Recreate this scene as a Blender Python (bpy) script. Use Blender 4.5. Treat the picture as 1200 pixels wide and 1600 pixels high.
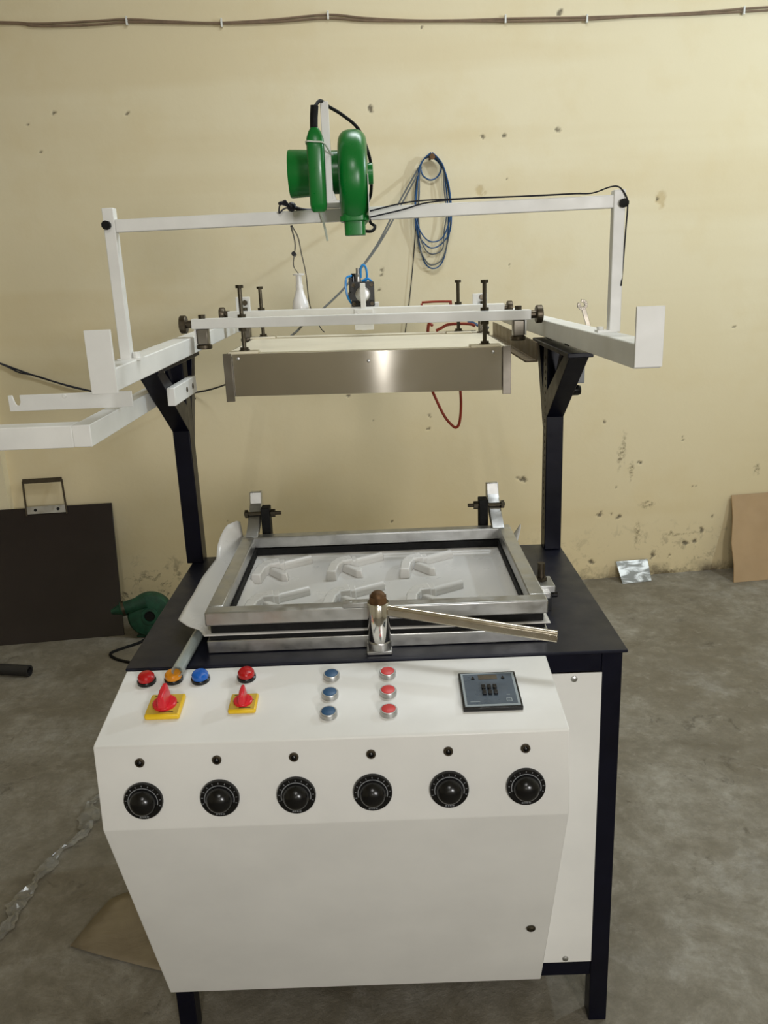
import bpy, math, random
from mathutils import Vector, Matrix
random.seed(7)
SC = bpy.context.scene
for o in list(bpy.data.objects):
    bpy.data.objects.remove(o)
COL = SC.collection
PI = math.pi

# ------------------------------------------------------------------ camera
cam_d = bpy.data.cameras.new('camera')
cam_d.sensor_fit = 'AUTO'; cam_d.sensor_width = 36.0
cam_d.lens = 1299.03 * 36.0 / 1600.0
cam_d.clip_start = 0.05
cam = bpy.data.objects.new('camera', cam_d); COL.objects.link(cam)
R0 = (0.99922858, -0.00652104, -0.03872623)
R1 = (-0.0389988, -0.28076449, -0.95898404)
R2 = (-0.00461938, 0.95975454, -0.28080221)
cam.matrix_world = Matrix(((R0[0], -R1[0], -R2[0], 0.03088578),
                           (R0[1], -R1[1], -R2[1], -1.36212314),
                           (R0[2], -R1[2], -R2[2], 1.52299788),
                           (0, 0, 0, 1)))
SC.camera = cam

# ------------------------------------------------------------------ world, light levels, exposure
W = bpy.data.worlds.new('world'); SC.world = W; W.use_nodes = True
W.node_tree.nodes['Background'].inputs[0].default_value = (0.9, 0.95, 1.0, 1)
W.node_tree.nodes['Background'].inputs[1].default_value = 0.0
LAMP_POWER = 60.0       # watts of the bare bulb hanging right of the frame
BULB_POWER = 255.0      # watts of the flood lamp behind the camera
HALL_POWER = 38.0       # watts of the added fill strip behind the camera
BACK_POWER = 24.0       # watts of the added overhead fill that brightens the back wall
SC.view_settings.view_transform = 'Standard'
SC.view_settings.look = 'None'
SC.view_settings.gamma = 1.0
SC.view_settings.use_curve_mapping = False
SC.view_settings.exposure = 0.0

def lamp(name, kind, loc, energy, color, size=0.1, size_y=None, rot=(0, 0, 0)):
    d = bpy.data.lights.new(name, kind); d.energy = energy; d.color = color
    if kind == 'AREA':
        d.shape = 'RECTANGLE' if size_y else 'DISK'; d.size = size
        if size_y: d.size_y = size_y
    else:
        d.shadow_soft_size = size
    o = bpy.data.objects.new(name, d); COL.objects.link(o); o.location = loc; o.rotation_euler = rot
    return o
lamp('wall_bulb_light', 'POINT', (2.40, 1.05, 2.40), LAMP_POWER, (0.86, 1.0, 1.14), 0.05)
fl = lamp('flood_light', 'SPOT', (1.45, -3.9, 1.75), BULB_POWER, (1.0, 0.985, 0.98), 0.32)
lamp('streak_light', 'POINT', (0.04, -3.8, 1.30), 11.0, (1.0, 0.98, 0.95), 0.015)  # added small lamp, only there to draw the streak on the heater front
fl.data.spot_size = math.radians(62); fl.data.spot_blend = 0.85
fl.rotation_euler = (Vector((0.25, 1.0, 1.22)) - fl.location).to_track_quat('-Z', 'Y').to_euler()
lamp('front_fill_light', 'AREA', (0.02, -3.2, 3.3), HALL_POWER, (1.0, 0.99, 0.96), 0.06, 1.4)  # added fill for the front wall, which the heater sheet mirrors
lamp('back_fill_light', 'AREA', (0.5, 0.9, 3.3), BACK_POWER, (0.94, 1.0, 1.04), 1.2, 0.3)  # added fill above the machine, not a fitting of the hall

# ------------------------------------------------------------------ helpers
def lin(c):
    c = c / 255.0
    return c / 12.92 if c <= 0.04045 else ((c + 0.055) / 1.055) ** 2.4
def rgb(r, g, b): return (lin(r), lin(g), lin(b), 1.0)

def catmull(pts, n=6):
    P = [Vector(p) for p in pts]
    if len(P) < 3: return P
    out = []
    for i in range(len(P) - 1):
        p0 = P[i - 1] if i else P[0] * 2 - P[1]
        p1, p2 = P[i], P[i + 1]
        p3 = P[i + 2] if i + 2 < len(P) else P[-1] * 2 - P[-2]
        for k in range(n):
            t = k / n
            out.append(0.5 * ((2 * p1) + (p2 - p0) * t + (2 * p0 - 5 * p1 + 4 * p2 - p3) * t * t + (3 * p1 - p0 - 3 * p2 + p3) * t ** 3))
    out.append(P[-1]); return out

WORLDPOS = {}
class MB:
    def __init__(s, M=None):
        s.v = []; s.f = []; s.M = M or Matrix.Identity(4)
    def add(s, vs, fs):
        b = len(s.v)
        s.v += [s.M @ Vector(p) for p in vs]
        s.f += [tuple(b + i for i in f) for f in fs]
        return s
    def box(s, c, d, rot=None):
        vs = []
        R = rot or Matrix.Identity(3)
        for sx in (-1, 1):
            for sy in (-1, 1):
                for sz in (-1, 1):
                    vs.append(Vector(c) + R @ Vector((sx * d[0] / 2, sy * d[1] / 2, sz * d[2] / 2)))
        return s.add(vs, [(0, 1, 3, 2), (4, 6, 7, 5), (0, 4, 5, 1), (2, 3, 7, 6), (0, 2, 6, 4), (1, 5, 7, 3)])
    def span(s, a, b):
        return s.box([(p + q) / 2 for p, q in zip(a, b)], [abs(q - p) for p, q in zip(a, b)])
    def beam(s, p0, p1, w, h, up=(0, 0, 1)):
        p0 = Vector(p0); p1 = Vector(p1); d = (p1 - p0); L = d.length; d.normalize()
        r = d.cross(Vector(up)).normalized(); u = r.cross(d).normalized()
        R = Matrix((r, d, u)).transposed()
        return s.box((p0 + p1) / 2, (w, L, h), R)
    def ring(s, p0, p1):
        d = (Vector(p1) - Vector(p0)).normalized()
        a = Vector((1, 0, 0)) if abs(d.x) < 0.9 else Vector((0, 1, 0))
        u = d.cross(a).normalized(); w = d.cross(u).normalized()
        return d, u, w
    def lathe(s, p0, axis, prof, n=20, cap=True):
        # prof: list of (distance along axis, radius)
        p0 = Vector(p0); d, u, w = s.ring(p0, p0 + Vector(axis))
        vs = []; fs = []
        for t, r in prof:
            for k in range(n):
                a = 2 * PI * k / n
                vs.append(p0 + d * t + (u * math.cos(a) + w * math.sin(a)) * r)
        m = len(prof)
        for i in range(m - 1):
            for k in range(n):
                k2 = (k + 1) % n
                fs.append((i * n + k, i * n + k2, (i + 1) * n + k2, (i + 1) * n + k))
        if cap:
            fs.append(tuple(reversed(range(n)))); fs.append(tuple(range((m - 1) * n, m * n)))
        return s.add(vs, fs)
    def cyl(s, p0, p1, r, r1=None, n=16):
        L = (Vector(p1) - Vector(p0)).length
        return s.lathe(p0, Vector(p1) - Vector(p0), [(0, r), (L, r if r1 is None else r1)], n)
    def hexa(s, p0, p1, r): return s.cyl(p0, p1, r, n=6)
    def tube(s, pts, r, n=6, smooth=5):
        P = catmull(pts, smooth) if smooth else [Vector(p) for p in pts]
        vs = []; fs = []
        d = (P[1] - P[0]).normalized()
        a = Vector((0, 0, 1)) if abs(d.z) < 0.9 else Vector((1, 0, 0))
        u = d.cross(a).normalized()
        for i, p in enumerate(P):
            t = (P[min(i + 1, len(P) - 1)] - P[max(i - 1, 0)])
            t = t.normalized() if t.length > 1e-9 else d
            u = (u - t * u.dot(t)); u = u.normalized() if u.length > 1e-6 else t.orthogonal().normalized()
            w = t.cross(u)
            for k in range(n):
                an = 2 * PI * k / n
                vs.append(p + (u * math.cos(an) + w * math.sin(an)) * r)
        for i in range(len(P) - 1):
            for k in range(n):
                k2 = (k + 1) % n
                fs.append((i * n + k, i * n + k2, (i + 1) * n + k2, (i + 1) * n + k))
        fs.append(tuple(reversed(range(n)))); fs.append(tuple(range((len(P) - 1) * n, len(P) * n)))
        return s.add(vs, fs)
    def prism(s, poly, f0, f1):
        # poly: 2-D outline; f0/f1 map (a,b) to the two end faces
        n = len(poly)
        vs = [f0(a, b) for a, b in poly] + [f1(a, b) for a, b in poly]
        fs = [tuple(reversed(range(n))), tuple(range(n, 2 * n))]
        for k in range(n):
            k2 = (k + 1) % n
            fs.append((k, k2, n + k2, n + k))
        return s.add(vs, fs)
    def prismx(s, poly, x0, x1): return s.prism(poly, lambda a, b: (x0, a, b), lambda a, b: (x1, a, b))
    def prismz(s, poly, z0, z1): return s.prism(poly, lambda a, b: (a, b, z0), lambda a, b: (a, b, z1))
    def prismy(s, poly, y0, y1): return s.prism(poly, lambda a, b: (a, y0, b), lambda a, b: (a, y1, b))
    def build(s, name, mat, parent=None, bevel=0.0, flat=False, label=None, seg=2, solid=0, angle=35):
        lo = Vector([min(v[i] for v in s.v) for i in range(3)]); hi = Vector([max(v[i] for v in s.v) for i in range(3)])
        org = Vector(((lo.x + hi.x) / 2, (lo.y + hi.y) / 2, lo.z))
        me = bpy.data.meshes.new(name)
        me.from_pydata([tuple(v - org) for v in s.v], [], s.f)
        import bmesh
        bm = bmesh.new(); bm.from_mesh(me)
        bmesh.ops.recalc_face_normals(bm, faces=bm.faces[:]); bm.to_mesh(me); bm.free()
        me.materials.append(mat)
        if not flat:
            me.shade_smooth(); me.set_sharp_from_angle(angle=math.radians(angle))
        o = bpy.data.objects.new(name, me); COL.objects.link(o)
        place(o, org, parent)
        if solid:
            m = o.modifiers.new('solid', 'SOLIDIFY'); m.thickness = solid; m.offset = 0
        if bevel:
            m = o.modifiers.new('bevel', 'BEVEL'); m.width = bevel; m.segments = seg; m.limit_method = 'ANGLE'; m.angle_limit = math.radians(40)
            m.harden_normals = False
        if label: o['label'] = label
        return o

def place(o, org, parent):
    WORLDPOS[o] = Vector(org)
    if parent is not None:
        o.parent = parent; o.location = Vector(org) - WORLDPOS[parent]
    else:
        o.location = org
def thing(name, loc, label, cat, group=None):
    o = bpy.data.objects.new(name, None); o.empty_display_size = 0.05; COL.objects.link(o)
    place(o, loc, None); tag(o, label, cat, group); return o
def tag(o, label, cat, group=None):
    o['label'] = label; o['category'] = cat
    if group: o['group'] = group
    return o
def struct(o): o['kind'] = 'structure'; return o
def dup(o, off, parent=None):
    # copy a part (and its sub-parts) shifted by off
    c = o.copy(); COL.objects.link(c)
    org = WORLDPOS[o] + Vector(off)
    place(c, org, parent if parent is not None else o.parent)
    for ch in list(o.children):
        d = ch.copy(); COL.objects.link(d); d.parent = c; WORLDPOS[d] = WORLDPOS[ch] + Vector(off)
    return c

# ------------------------------------------------------------------ materials
class NT:
    def __init__(s, name):
        s.m = bpy.data.materials.new(name); s.m.use_nodes = True
        s.t = s.m.node_tree; s.n = s.t.nodes; s.l = s.t.links
        s.b = s.n['Principled BSDF']; s.out = s.n['Material Output']
        tc = s.n.new('ShaderNodeTexCoord'); s.obj = tc.outputs['Object']; s.gen = tc.outputs['Generated']
    def node(s, t, **k):
        n = s.n.new(t)
        for a, v in k.items(): setattr(n, a, v)
        return n
    def noise(s, scale, detail=4, rough=0.55, vec=None, dist=0.0):
        n = s.node('ShaderNodeTexNoise'); n.inputs['Scale'].default_value = scale
        n.inputs['Detail'].default_value = detail; n.inputs['Roughness'].default_value = rough
        n.inputs['Distortion'].default_value = dist
        s.l.new(vec or s.obj, n.inputs['Vector']); return n.outputs[0]
    def ramp(s, fac, stops):
        r = s.node('ShaderNodeValToRGB'); e = r.color_ramp.elements
        while len(e) < len(stops): e.new(0.5)
        for i, (p, c) in enumerate(stops):
            e[i].position = p; e[i].color = c if len(c) == 4 else (*c, 1)
        s.l.new(fac, r.inputs[0]); return r.outputs[0]
    def mix(s, fac, a, b, mode='MIX'):
        m = s.node('ShaderNodeMix', data_type='RGBA', blend_type=mode)
        for sock, v in ((m.inputs[0], fac), (m.inputs[6], a), (m.inputs[7], b)):
            if isinstance(v, (int, float)): sock.default_value = v
            elif isinstance(v, tuple): sock.default_value = v
            else: s.l.new(v, sock)
        return m.outputs[2]
    def math(s, op, a, b=None, clamp=False):
        m = s.node('ShaderNodeMath', operation=op); m.use_clamp = clamp
        for i, v in enumerate((a, b)):
            if v is None: continue
            if isinstance(v, (int, float)): m.inputs[i].default_value = v
            else: s.l.new(v, m.inputs[i])
        return m.outputs[0]
    def map(s, vec=None, scale=(1, 1, 1), loc=(0, 0, 0)):
        m = s.node('ShaderNodeMapping'); m.inputs['Scale'].default_value = scale; m.inputs['Location'].default_value = loc
        s.l.new(vec or s.obj, m.inputs['Vector']); return m.outputs[0]
    def set(s, **k):
        for a, v in k.items():
            i = s.b.inputs[a.replace('_', ' ')]
            if isinstance(v, (int, float, tuple)): i.default_value = v
            else: s.l.new(v, i)
        return s
    def bump(s, h, strength=0.2, dist=0.01):
        b = s.node('ShaderNodeBump'); b.inputs['Strength'].default_value = strength; b.inputs['Distance'].default_value = dist
        s.l.new(h, b.inputs['Height']); s.l.new(b.outputs[0], s.b.inputs['Normal']); return s

def paint(name, col, rough=0.4, var=0.06, scale=9, bump=0.04, metallic=0.0, coat=0.0, spec=0.5):
    t = NT(name)
    n = t.noise(scale, 5)
    d = tuple(max(0, c * (1 - var * 2)) for c in col[:3]) + (1,)
    u = tuple(min(1, c * (1 + var)) for c in col[:3]) + (1,)
    t.set(Base_Color=t.ramp(n, [(0.3, d), (0.7, u)]), Metallic=metallic)
    r = t.ramp(t.noise(scale * 3, 3), [(0.3, (rough * 0.85,) * 3), (0.7, (min(1, rough * 1.15),) * 3)])
    t.set(Roughness=r, Coat_Weight=coat, Specular_IOR_Level=spec)
    if bump: t.bump(t.noise(scale * 25, 3), bump, 0.002)
    return t.m
def steel(name, col, rough=0.3, aniso=0.0, smear=0.5, scale=14, dark=0.55, bump=0.012):
    t = NT(name)
    n = t.noise(scale, 5, 0.6, dist=0.6)
    d = tuple(c * dark for c in col[:3]) + (1,)
    t.set(Base_Color=t.mix(t.math('MULTIPLY', t.ramp(n, [(0.42, (0, 0, 0)), (0.75, (1, 1, 1))]), smear), col, d), Metallic=1.0, Anisotropic=aniso)
    if aniso: t.b.inputs['Anisotropic Rotation'].default_value = 0.25
    t.set(Roughness=t.ramp(t.noise(scale * 2.5, 4), [(0.3, (rough * 0.8,) * 3), (0.7, (min(1, rough * 1.3),) * 3)]))
    if bump: t.bump(t.noise(80, 2), bump, 0.001)
    return t.m
M = {}
M['white'] = paint('white_paint', rgb(228, 227, 222), 0.38, 0.03, 6)
M['white_arm'] = paint('white_arm_paint', rgb(232, 232, 228), 0.42, 0.05, 9)
M['navy'] = paint('navy_paint', rgb(9, 10, 25), 0.36, 0.2, 10, spec=0.22)
M['navytop'] = paint('dark_tabletop_paint', rgb(21, 23, 37), 0.4, 0.18, 7, spec=0.3)
M['black'] = paint('black_plastic', rgb(9, 9, 11), 0.24, 0.1, 20, 0.0)
M['rubber'] = paint('black_rubber', rgb(13, 13, 13), 0.7, 0.15, 30, spec=0.25)
M['steel'] = steel('stainless_sheet', rgb(174, 169, 160), 0.13, 0.97, 0.25, 3, 0.8, 0.0)
M['flange'] = steel('steel_flange', rgb(128, 122, 112), 0.34, 0.3, 0.5, 10)
M['alu'] = steel('clamp_steel', rgb(196, 196, 194), 0.36, 0.0, 0.5, 18, 0.55)
M['dsteel'] = steel('dark_steel', rgb(92, 84, 72), 0.4, 0.0, 0.7, 40)
M['bolt'] = steel('bolt_steel', rgb(84, 78, 66), 0.42, 0.0, 0.8, 60)
M['chrome'] = steel('chrome', rgb(226, 224, 220), 0.12, 0.0, 0.1, 10, 0.6, 0.0)
M['handle'] = steel('handle_steel', rgb(216, 206, 188), 0.22, 0.0, 0.15, 10, 0.6, 0.0)
M['rust'] = paint('rusty_cap', rgb(104, 76, 48), 0.55, 0.25, 60, 0.1, 0.6)
M['brownsteel'] = steel('brown_steel_channel', rgb(134, 122, 106), 0.42, 0.2, 0.6, 9, 0.6)
M['topsheet'] = paint('pale_top_sheet', rgb(226, 218, 196), 0.45, 0.05, 5)
M['film'] = paint('white_plastic_film', rgb(207, 205, 200), 0.3, 0.02, 5, 0.0)
M['green'] = paint('green_plastic', rgb(10, 118, 44), 0.3, 0.06, 14, 0.01)
M['oldgreen'] = paint('old_green_paint', rgb(20, 74, 52), 0.55, 0.3, 22, 0.1)
M['red'] = paint('red_plastic', rgb(214, 34, 48), 0.28, 0.05, 20, 0.0)
M['yellow'] = paint('yellow_plastic', rgb(232, 190, 26), 0.35, 0.05, 20, 0.0)
M['plate'] = paint('brass_plate_print', rgb(196, 166, 60), 0.4, 0.05, 30, 0.0)
M['redlens'] = paint('red_lens', rgb(178, 14, 18), 0.18, 0.08, 60, 0.1)
M['orange'] = paint('orange_lens', rgb(214, 136, 18), 0.2, 0.08, 60, 0.1)
M['bluelens'] = paint('blue_lens', rgb(16, 92, 184), 0.2, 0.08, 60, 0.1)
M['bluecap'] = paint('blue_cap', rgb(38, 82, 120), 0.4, 0.05, 30, 0.0)
M['redcap'] = paint('red_cap', rgb(214, 64, 62), 0.4, 0.05, 30, 0.0)
M['greyblue'] = paint('grey_blue_face', rgb(78, 90, 102), 0.3, 0.06, 20, 0.0)
M['ltgrey'] = paint('light_grey_print', rgb(150, 160, 164), 0.4, 0.03, 20, 0.0)
M['print'] = paint('white_print', rgb(118, 120, 122), 0.5, 0.02, 20, 0.0)
M['ink'] = paint('dark_ink', rgb(74, 60, 24), 0.5, 0.02, 20, 0.0)
M['bluetube'] = paint('blue_air_tube', rgb(34, 82, 132), 0.35, 0.1, 20, 0.0)
M['ltblue'] = paint('light_blue_air_tube', rgb(40, 140, 214), 0.32, 0.05, 20, 0.0)
M['greytube'] = paint('grey_air_tube', rgb(96, 100, 102), 0.5, 0.05, 20, 0.0)
M['redcable'] = paint('red_cable', rgb(150, 52, 32), 0.45, 0.08, 20, 0.0)
M['wire'] = paint('dark_wire', rgb(24, 26, 38), 0.45, 0.1, 20, 0.0)
M['browncable'] = paint('brown_cable', rgb(128, 108, 88), 0.6, 0.12, 20, 0.0)
M['bulbwhite'] = paint('bulb_white', rgb(240, 238, 236), 0.22, 0.01, 20, 0.0)
M['ziptie'] = paint('zip_tie', rgb(206, 214, 200), 0.4, 0.02, 20, 0.0)
M['sticker'] = paint('white_sticker', rgb(222, 222, 216), 0.5, 0.03, 20, 0.0)
M['board'] = paint('dark_laminate', rgb(40, 33, 32), 0.2, 0.1, 3, 0.0)
M['cardboard'] = paint('cardboard', rgb(172, 144, 108), 0.85, 0.05, 6, 0.1)
M['greybox'] = paint('grey_enclosure', rgb(140, 144, 148), 0.5, 0.05, 20, 0.0)
M['pipe'] = paint('black_pipe', rgb(38, 37, 37), 0.5, 0.15, 20, 0.05)

def sheet_alu():
    t = NT('scuffed_aluminium')
    n = t.ramp(t.noise(5, 4, vec=t.map(scale=(2, 2, 7)), dist=0.6), [(0.44, rgb(104, 102, 95)), (0.58, rgb(186, 184, 178))])
    t.set(Base_Color=n, Metallic=0.8, Roughness=0.35); return t.m
M['alusheet'] = sheet_alu()
def glass(name, col, rough, alpha):
    t = NT(name)
    t.set(Base_Color=col, Roughness=rough, IOR=1.45, Transmission_Weight=alpha)
    t.bump(t.noise(40, 3), 0.15, 0.003); return t.m
M['glasstube'] = glass('clear_tube', rgb(222, 230, 226), 0.2, 0.72)
M['clearfilm'] = glass('clear_wrap', rgb(230, 228, 220), 0.16, 0.86)
def kraft():
    t = NT('brown_sheet')
    t.set(Base_Color=t.ramp(t.noise(7, 5), [(0.3, rgb(136, 122, 99)), (0.7, rgb(162, 148, 122))]), Roughness=0.55, Transmission_Weight=0.25)
    t.bump(t.noise(10, 4, dist=1.0), 0.35, 0.02); return t.m
M['kraft'] = kraft()

WALL_N = Vector((-0.1, 1, 0)).normalized()
def wy(x): return 2.408 + 0.1 * x            # the back wall's plane
DARK = [(0.027,2.162,0.017,0.014),(0.814,2.061,0.012,0.012),(0.493,2.043,0.009,0.014),(0.587,2.046,0.012,0.012),(0.821,2.501,0.014,0.012),(-1.241,2.172,0.009,0.009),(-1.35,2.134,0.006,0.006),(-0.958,2.161,0.012,0.006),(-1.316,2.032,0.009,0.006),(0.248,2.456,0.006,0.009),(1.671,1.202,0.006,0.006),(0.044,1.509,0.012,0.009),(0.032,1.426,0.006,0.006),(0.601,1.871,0.006,0.006),(0.608,1.517,0.006,0.006),(1.276,1.773,0.009,0.012),(1.062,0.33,0.014,0.012),(1.119,0.332,0.009,0.009),(1.155,0.314,0.012,0.012),(1.526,0.444,0.009,0.012),(1.635,0.286,0.006,0.006),(1.031,0.087,0.017,0.014),(1.341,0.097,0.012,0.014),(1.424,0.094,0.009,0.009),(1.509,0.149,0.014,0.014),(1.552,0.162,0.014,0.014),(1.588,0.213,0.014,0.017),(1.136,0.464,0.006,0.006),(0.047,0.37,0.009,0.009),(-0.052,0.313,0.006,0.006),(-0.125,0.973,0.006,0.006),(0.236,0.865,0.009,0.006),(-0.015,0.849,0.006,0.006),(0.235,0.799,0.006,0.006),(0.676,0.535,0.029,0.012),(-0.703,0.414,0.009,0.009),(1.251,0.586,0.006,0.006),(1.455,0.684,0.009,0.006),(1.07,0.786,0.006,0.009)]
SOFT = [(1.294,0.369,0.045,0.02),(1.169,0.657,0.014,0.087),(1.209,0.545,0.012,0.064),(1.149,0.612,0.012,0.072),(1.253,0.228,0.014,0.064),(1.846,0.51,0.017,0.041),(1.483,0.204,0.116,0.009),(1.412,0.01,0.107,0.02)]
PALE = [(1.287,1.767,0.026,0.041),(0.478,1.831,0.023,0.026)]
def wall_mat():
    t = NT('yellow_limewash_wall')
    big = t.noise(0.9, 4, 0.5); mid = t.noise(3.5, 5, 0.6); fine = t.noise(40, 4, 0.6)
    col = t.mix(t.ramp(big, [(0.35, (0, 0, 0)), (0.7, (1, 1, 1))]), rgb(224, 211, 176), rgb(230, 219, 188))
    col = t.mix(t.math('MULTIPLY', t.ramp(mid, [(0.5, (0, 0, 0)), (0.72, (1, 1, 1))]), 0.4), col, rgb(218, 200, 156))
    sep = t.node('ShaderNodeSeparateXYZ'); t.l.new(t.obj, sep.inputs[0])
    x, z = sep.outputs['X'], sep.outputs['Z']
    # horizontal day-joints of the plaster and a yellower tone towards the floor
    low = t.math('SUBTRACT', 1.0, t.math('MULTIPLY', z, 0.72), True)
    col = t.mix(t.math('MULTIPLY', low, 0.6), col, rgb(214, 191, 140))
    band = t.ramp(t.noise(1.0, 3, 0.5, vec=t.map(scale=(0.35, 1, 5.0))), [(0.5, (0, 0, 0)), (0.66, (1, 1, 1))])
    col = t.mix(t.math('MULTIPLY', band, 0.22), col, rgb(206, 184, 136))
    # black mould near the floor
    mould = t.ramp(t.noise(16, 6, 0.7, dist=0.5), [(0.54, (0, 0, 0)), (0.63, (1, 1, 1))])
    lz = t.math('SUBTRACT', 1.0, t.math('MULTIPLY', z, 3.4), True)
    lx = t.ramp(t.math('MULTIPLY', t.math('ADD', x, 2.0), 0.25), [(0.18, (1, 1, 1)), (0.38, (0.9, 0.9, 0.9)), (0.47, (0.25, 0.25, 0.25)), (0.70, (0.25, 0.25, 0.25)), (0.83, (0.45, 0.45, 0.45))])
    col = t.mix(t.math('MULTIPLY', t.math('MULTIPLY', mould, t.math('POWER', lz, 0.6)), lx), col, rgb(66, 56, 44))
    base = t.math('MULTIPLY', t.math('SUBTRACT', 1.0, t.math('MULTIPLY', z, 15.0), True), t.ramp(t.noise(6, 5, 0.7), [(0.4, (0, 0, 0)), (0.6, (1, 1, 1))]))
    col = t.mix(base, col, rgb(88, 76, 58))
    # chips, holes and streaks, from the mesh's own wear attributes
    def attr(n):
        q = t.node('ShaderNodeAttribute'); q.attribute_name = n; return q.outputs['Fac']
    col = t.mix(t.math('MULTIPLY', attr('pale'), 0.75), col, rgb(196, 176, 132))
    streak = t.math('MULTIPLY', attr('streak'), t.ramp(t.noise(70, 4, 0.7), [(0.42, (0, 0, 0)), (0.6, (1, 1, 1))]))
    col = t.mix(t.math('MULTIPLY', streak, 0.8), col, rgb(104, 90, 62))
    dk = attr('chip')
    col = t.mix(t.math('MULTIPLY', dk, 0.85), col, rgb(92, 84, 68))
    t.set(Base_Color=col, Roughness=0.85)
    h = t.math('ADD', t.math('MULTIPLY', fine, 0.4), t.math('ADD', t.math('MULTIPLY', mid, 1.2), t.math('MULTIPLY', dk, -1.5)))
    t.bump(h, 0.12, 0.012)
    return t.m
M['wall'] = wall_mat()
def plain_wall():
    t = NT('hall_wall'); n = t.noise(1.2, 4)
    t.set(Base_Color=t.ramp(n, [(0.3, rgb(212, 204, 182)), (0.7, rgb(222, 214, 194))]), Roughness=0.9); return t.m
M['hall'] = plain_wall()
M['pilaster'] = paint('pale_plaster', rgb(226, 214, 180), 0.85, 0.05, 2, 0.1)
def floor_mat():
    t = NT('worn_concrete')
    big = t.noise(1.3, 5, 0.6, dist=0.4); mid = t.noise(4.2, 8, 0.7, dist=0.5); fine = t.noise(45, 6, 0.72)
    col = t.ramp(mid, [(0.28, rgb(104, 97, 82)), (0.48, rgb(138, 132, 118)), (0.72, rgb(170, 166, 155))])
    col = t.mix(t.ramp(big, [(0.42, (0, 0, 0)), (0.66, (0.7, 0.7, 0.7))]), col, rgb(112, 103, 85))
    pit = t.ramp(t.noise(7, 8, 0.78, dist=0.5), [(0.60, (0, 0, 0)), (0.68, (1, 1, 1))])
    col = t.mix(t.math('MULTIPLY', pit, 0.6), col, rgb(86, 78, 62))
    pale = t.ramp(t.noise(3.1, 7, 0.7, vec=t.map(loc=(3, 7, 0))), [(0.55, (0, 0, 0)), (0.70, (1, 1, 1))])
    col = t.mix(t.math('MULTIPLY', pale, 0.5), col, rgb(172, 170, 163))
    col = t.mix(t.math('MULTIPLY', t.ramp(fine, [(0.38, (0, 0, 0)), (0.66, (1, 1, 1))]), 0.28), col, rgb(92, 85, 72))
    grit = t.noise(17, 9, 0.78, dist=0.3)
    col = t.mix(t.math('MULTIPLY', t.ramp(grit, [(0.46, (0, 0, 0)), (0.60, (1, 1, 1))]), 0.42), col, rgb(104, 97, 82))
    col = t.mix(t.math('MULTIPLY', t.ramp(grit, [(0.30, (1, 1, 1)), (0.44, (0, 0, 0))]), 0.35), col, rgb(178, 174, 164))
    t.set(Base_Color=col, Roughness=t.ramp(mid, [(0.3, (0.6,) * 3), (0.7, (0.85,) * 3)]))
    h = t.math('ADD', t.math('MULTIPLY', grit, 0.8), t.math('MULTIPLY', fine, 0.3)); h = t.math('ADD', h, t.math('ADD', mid, t.math('MULTIPLY', pit, -0.7)))
    t.bump(h, 0.5, 0.016)
    return t.m
M['floor'] = floor_mat()
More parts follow.
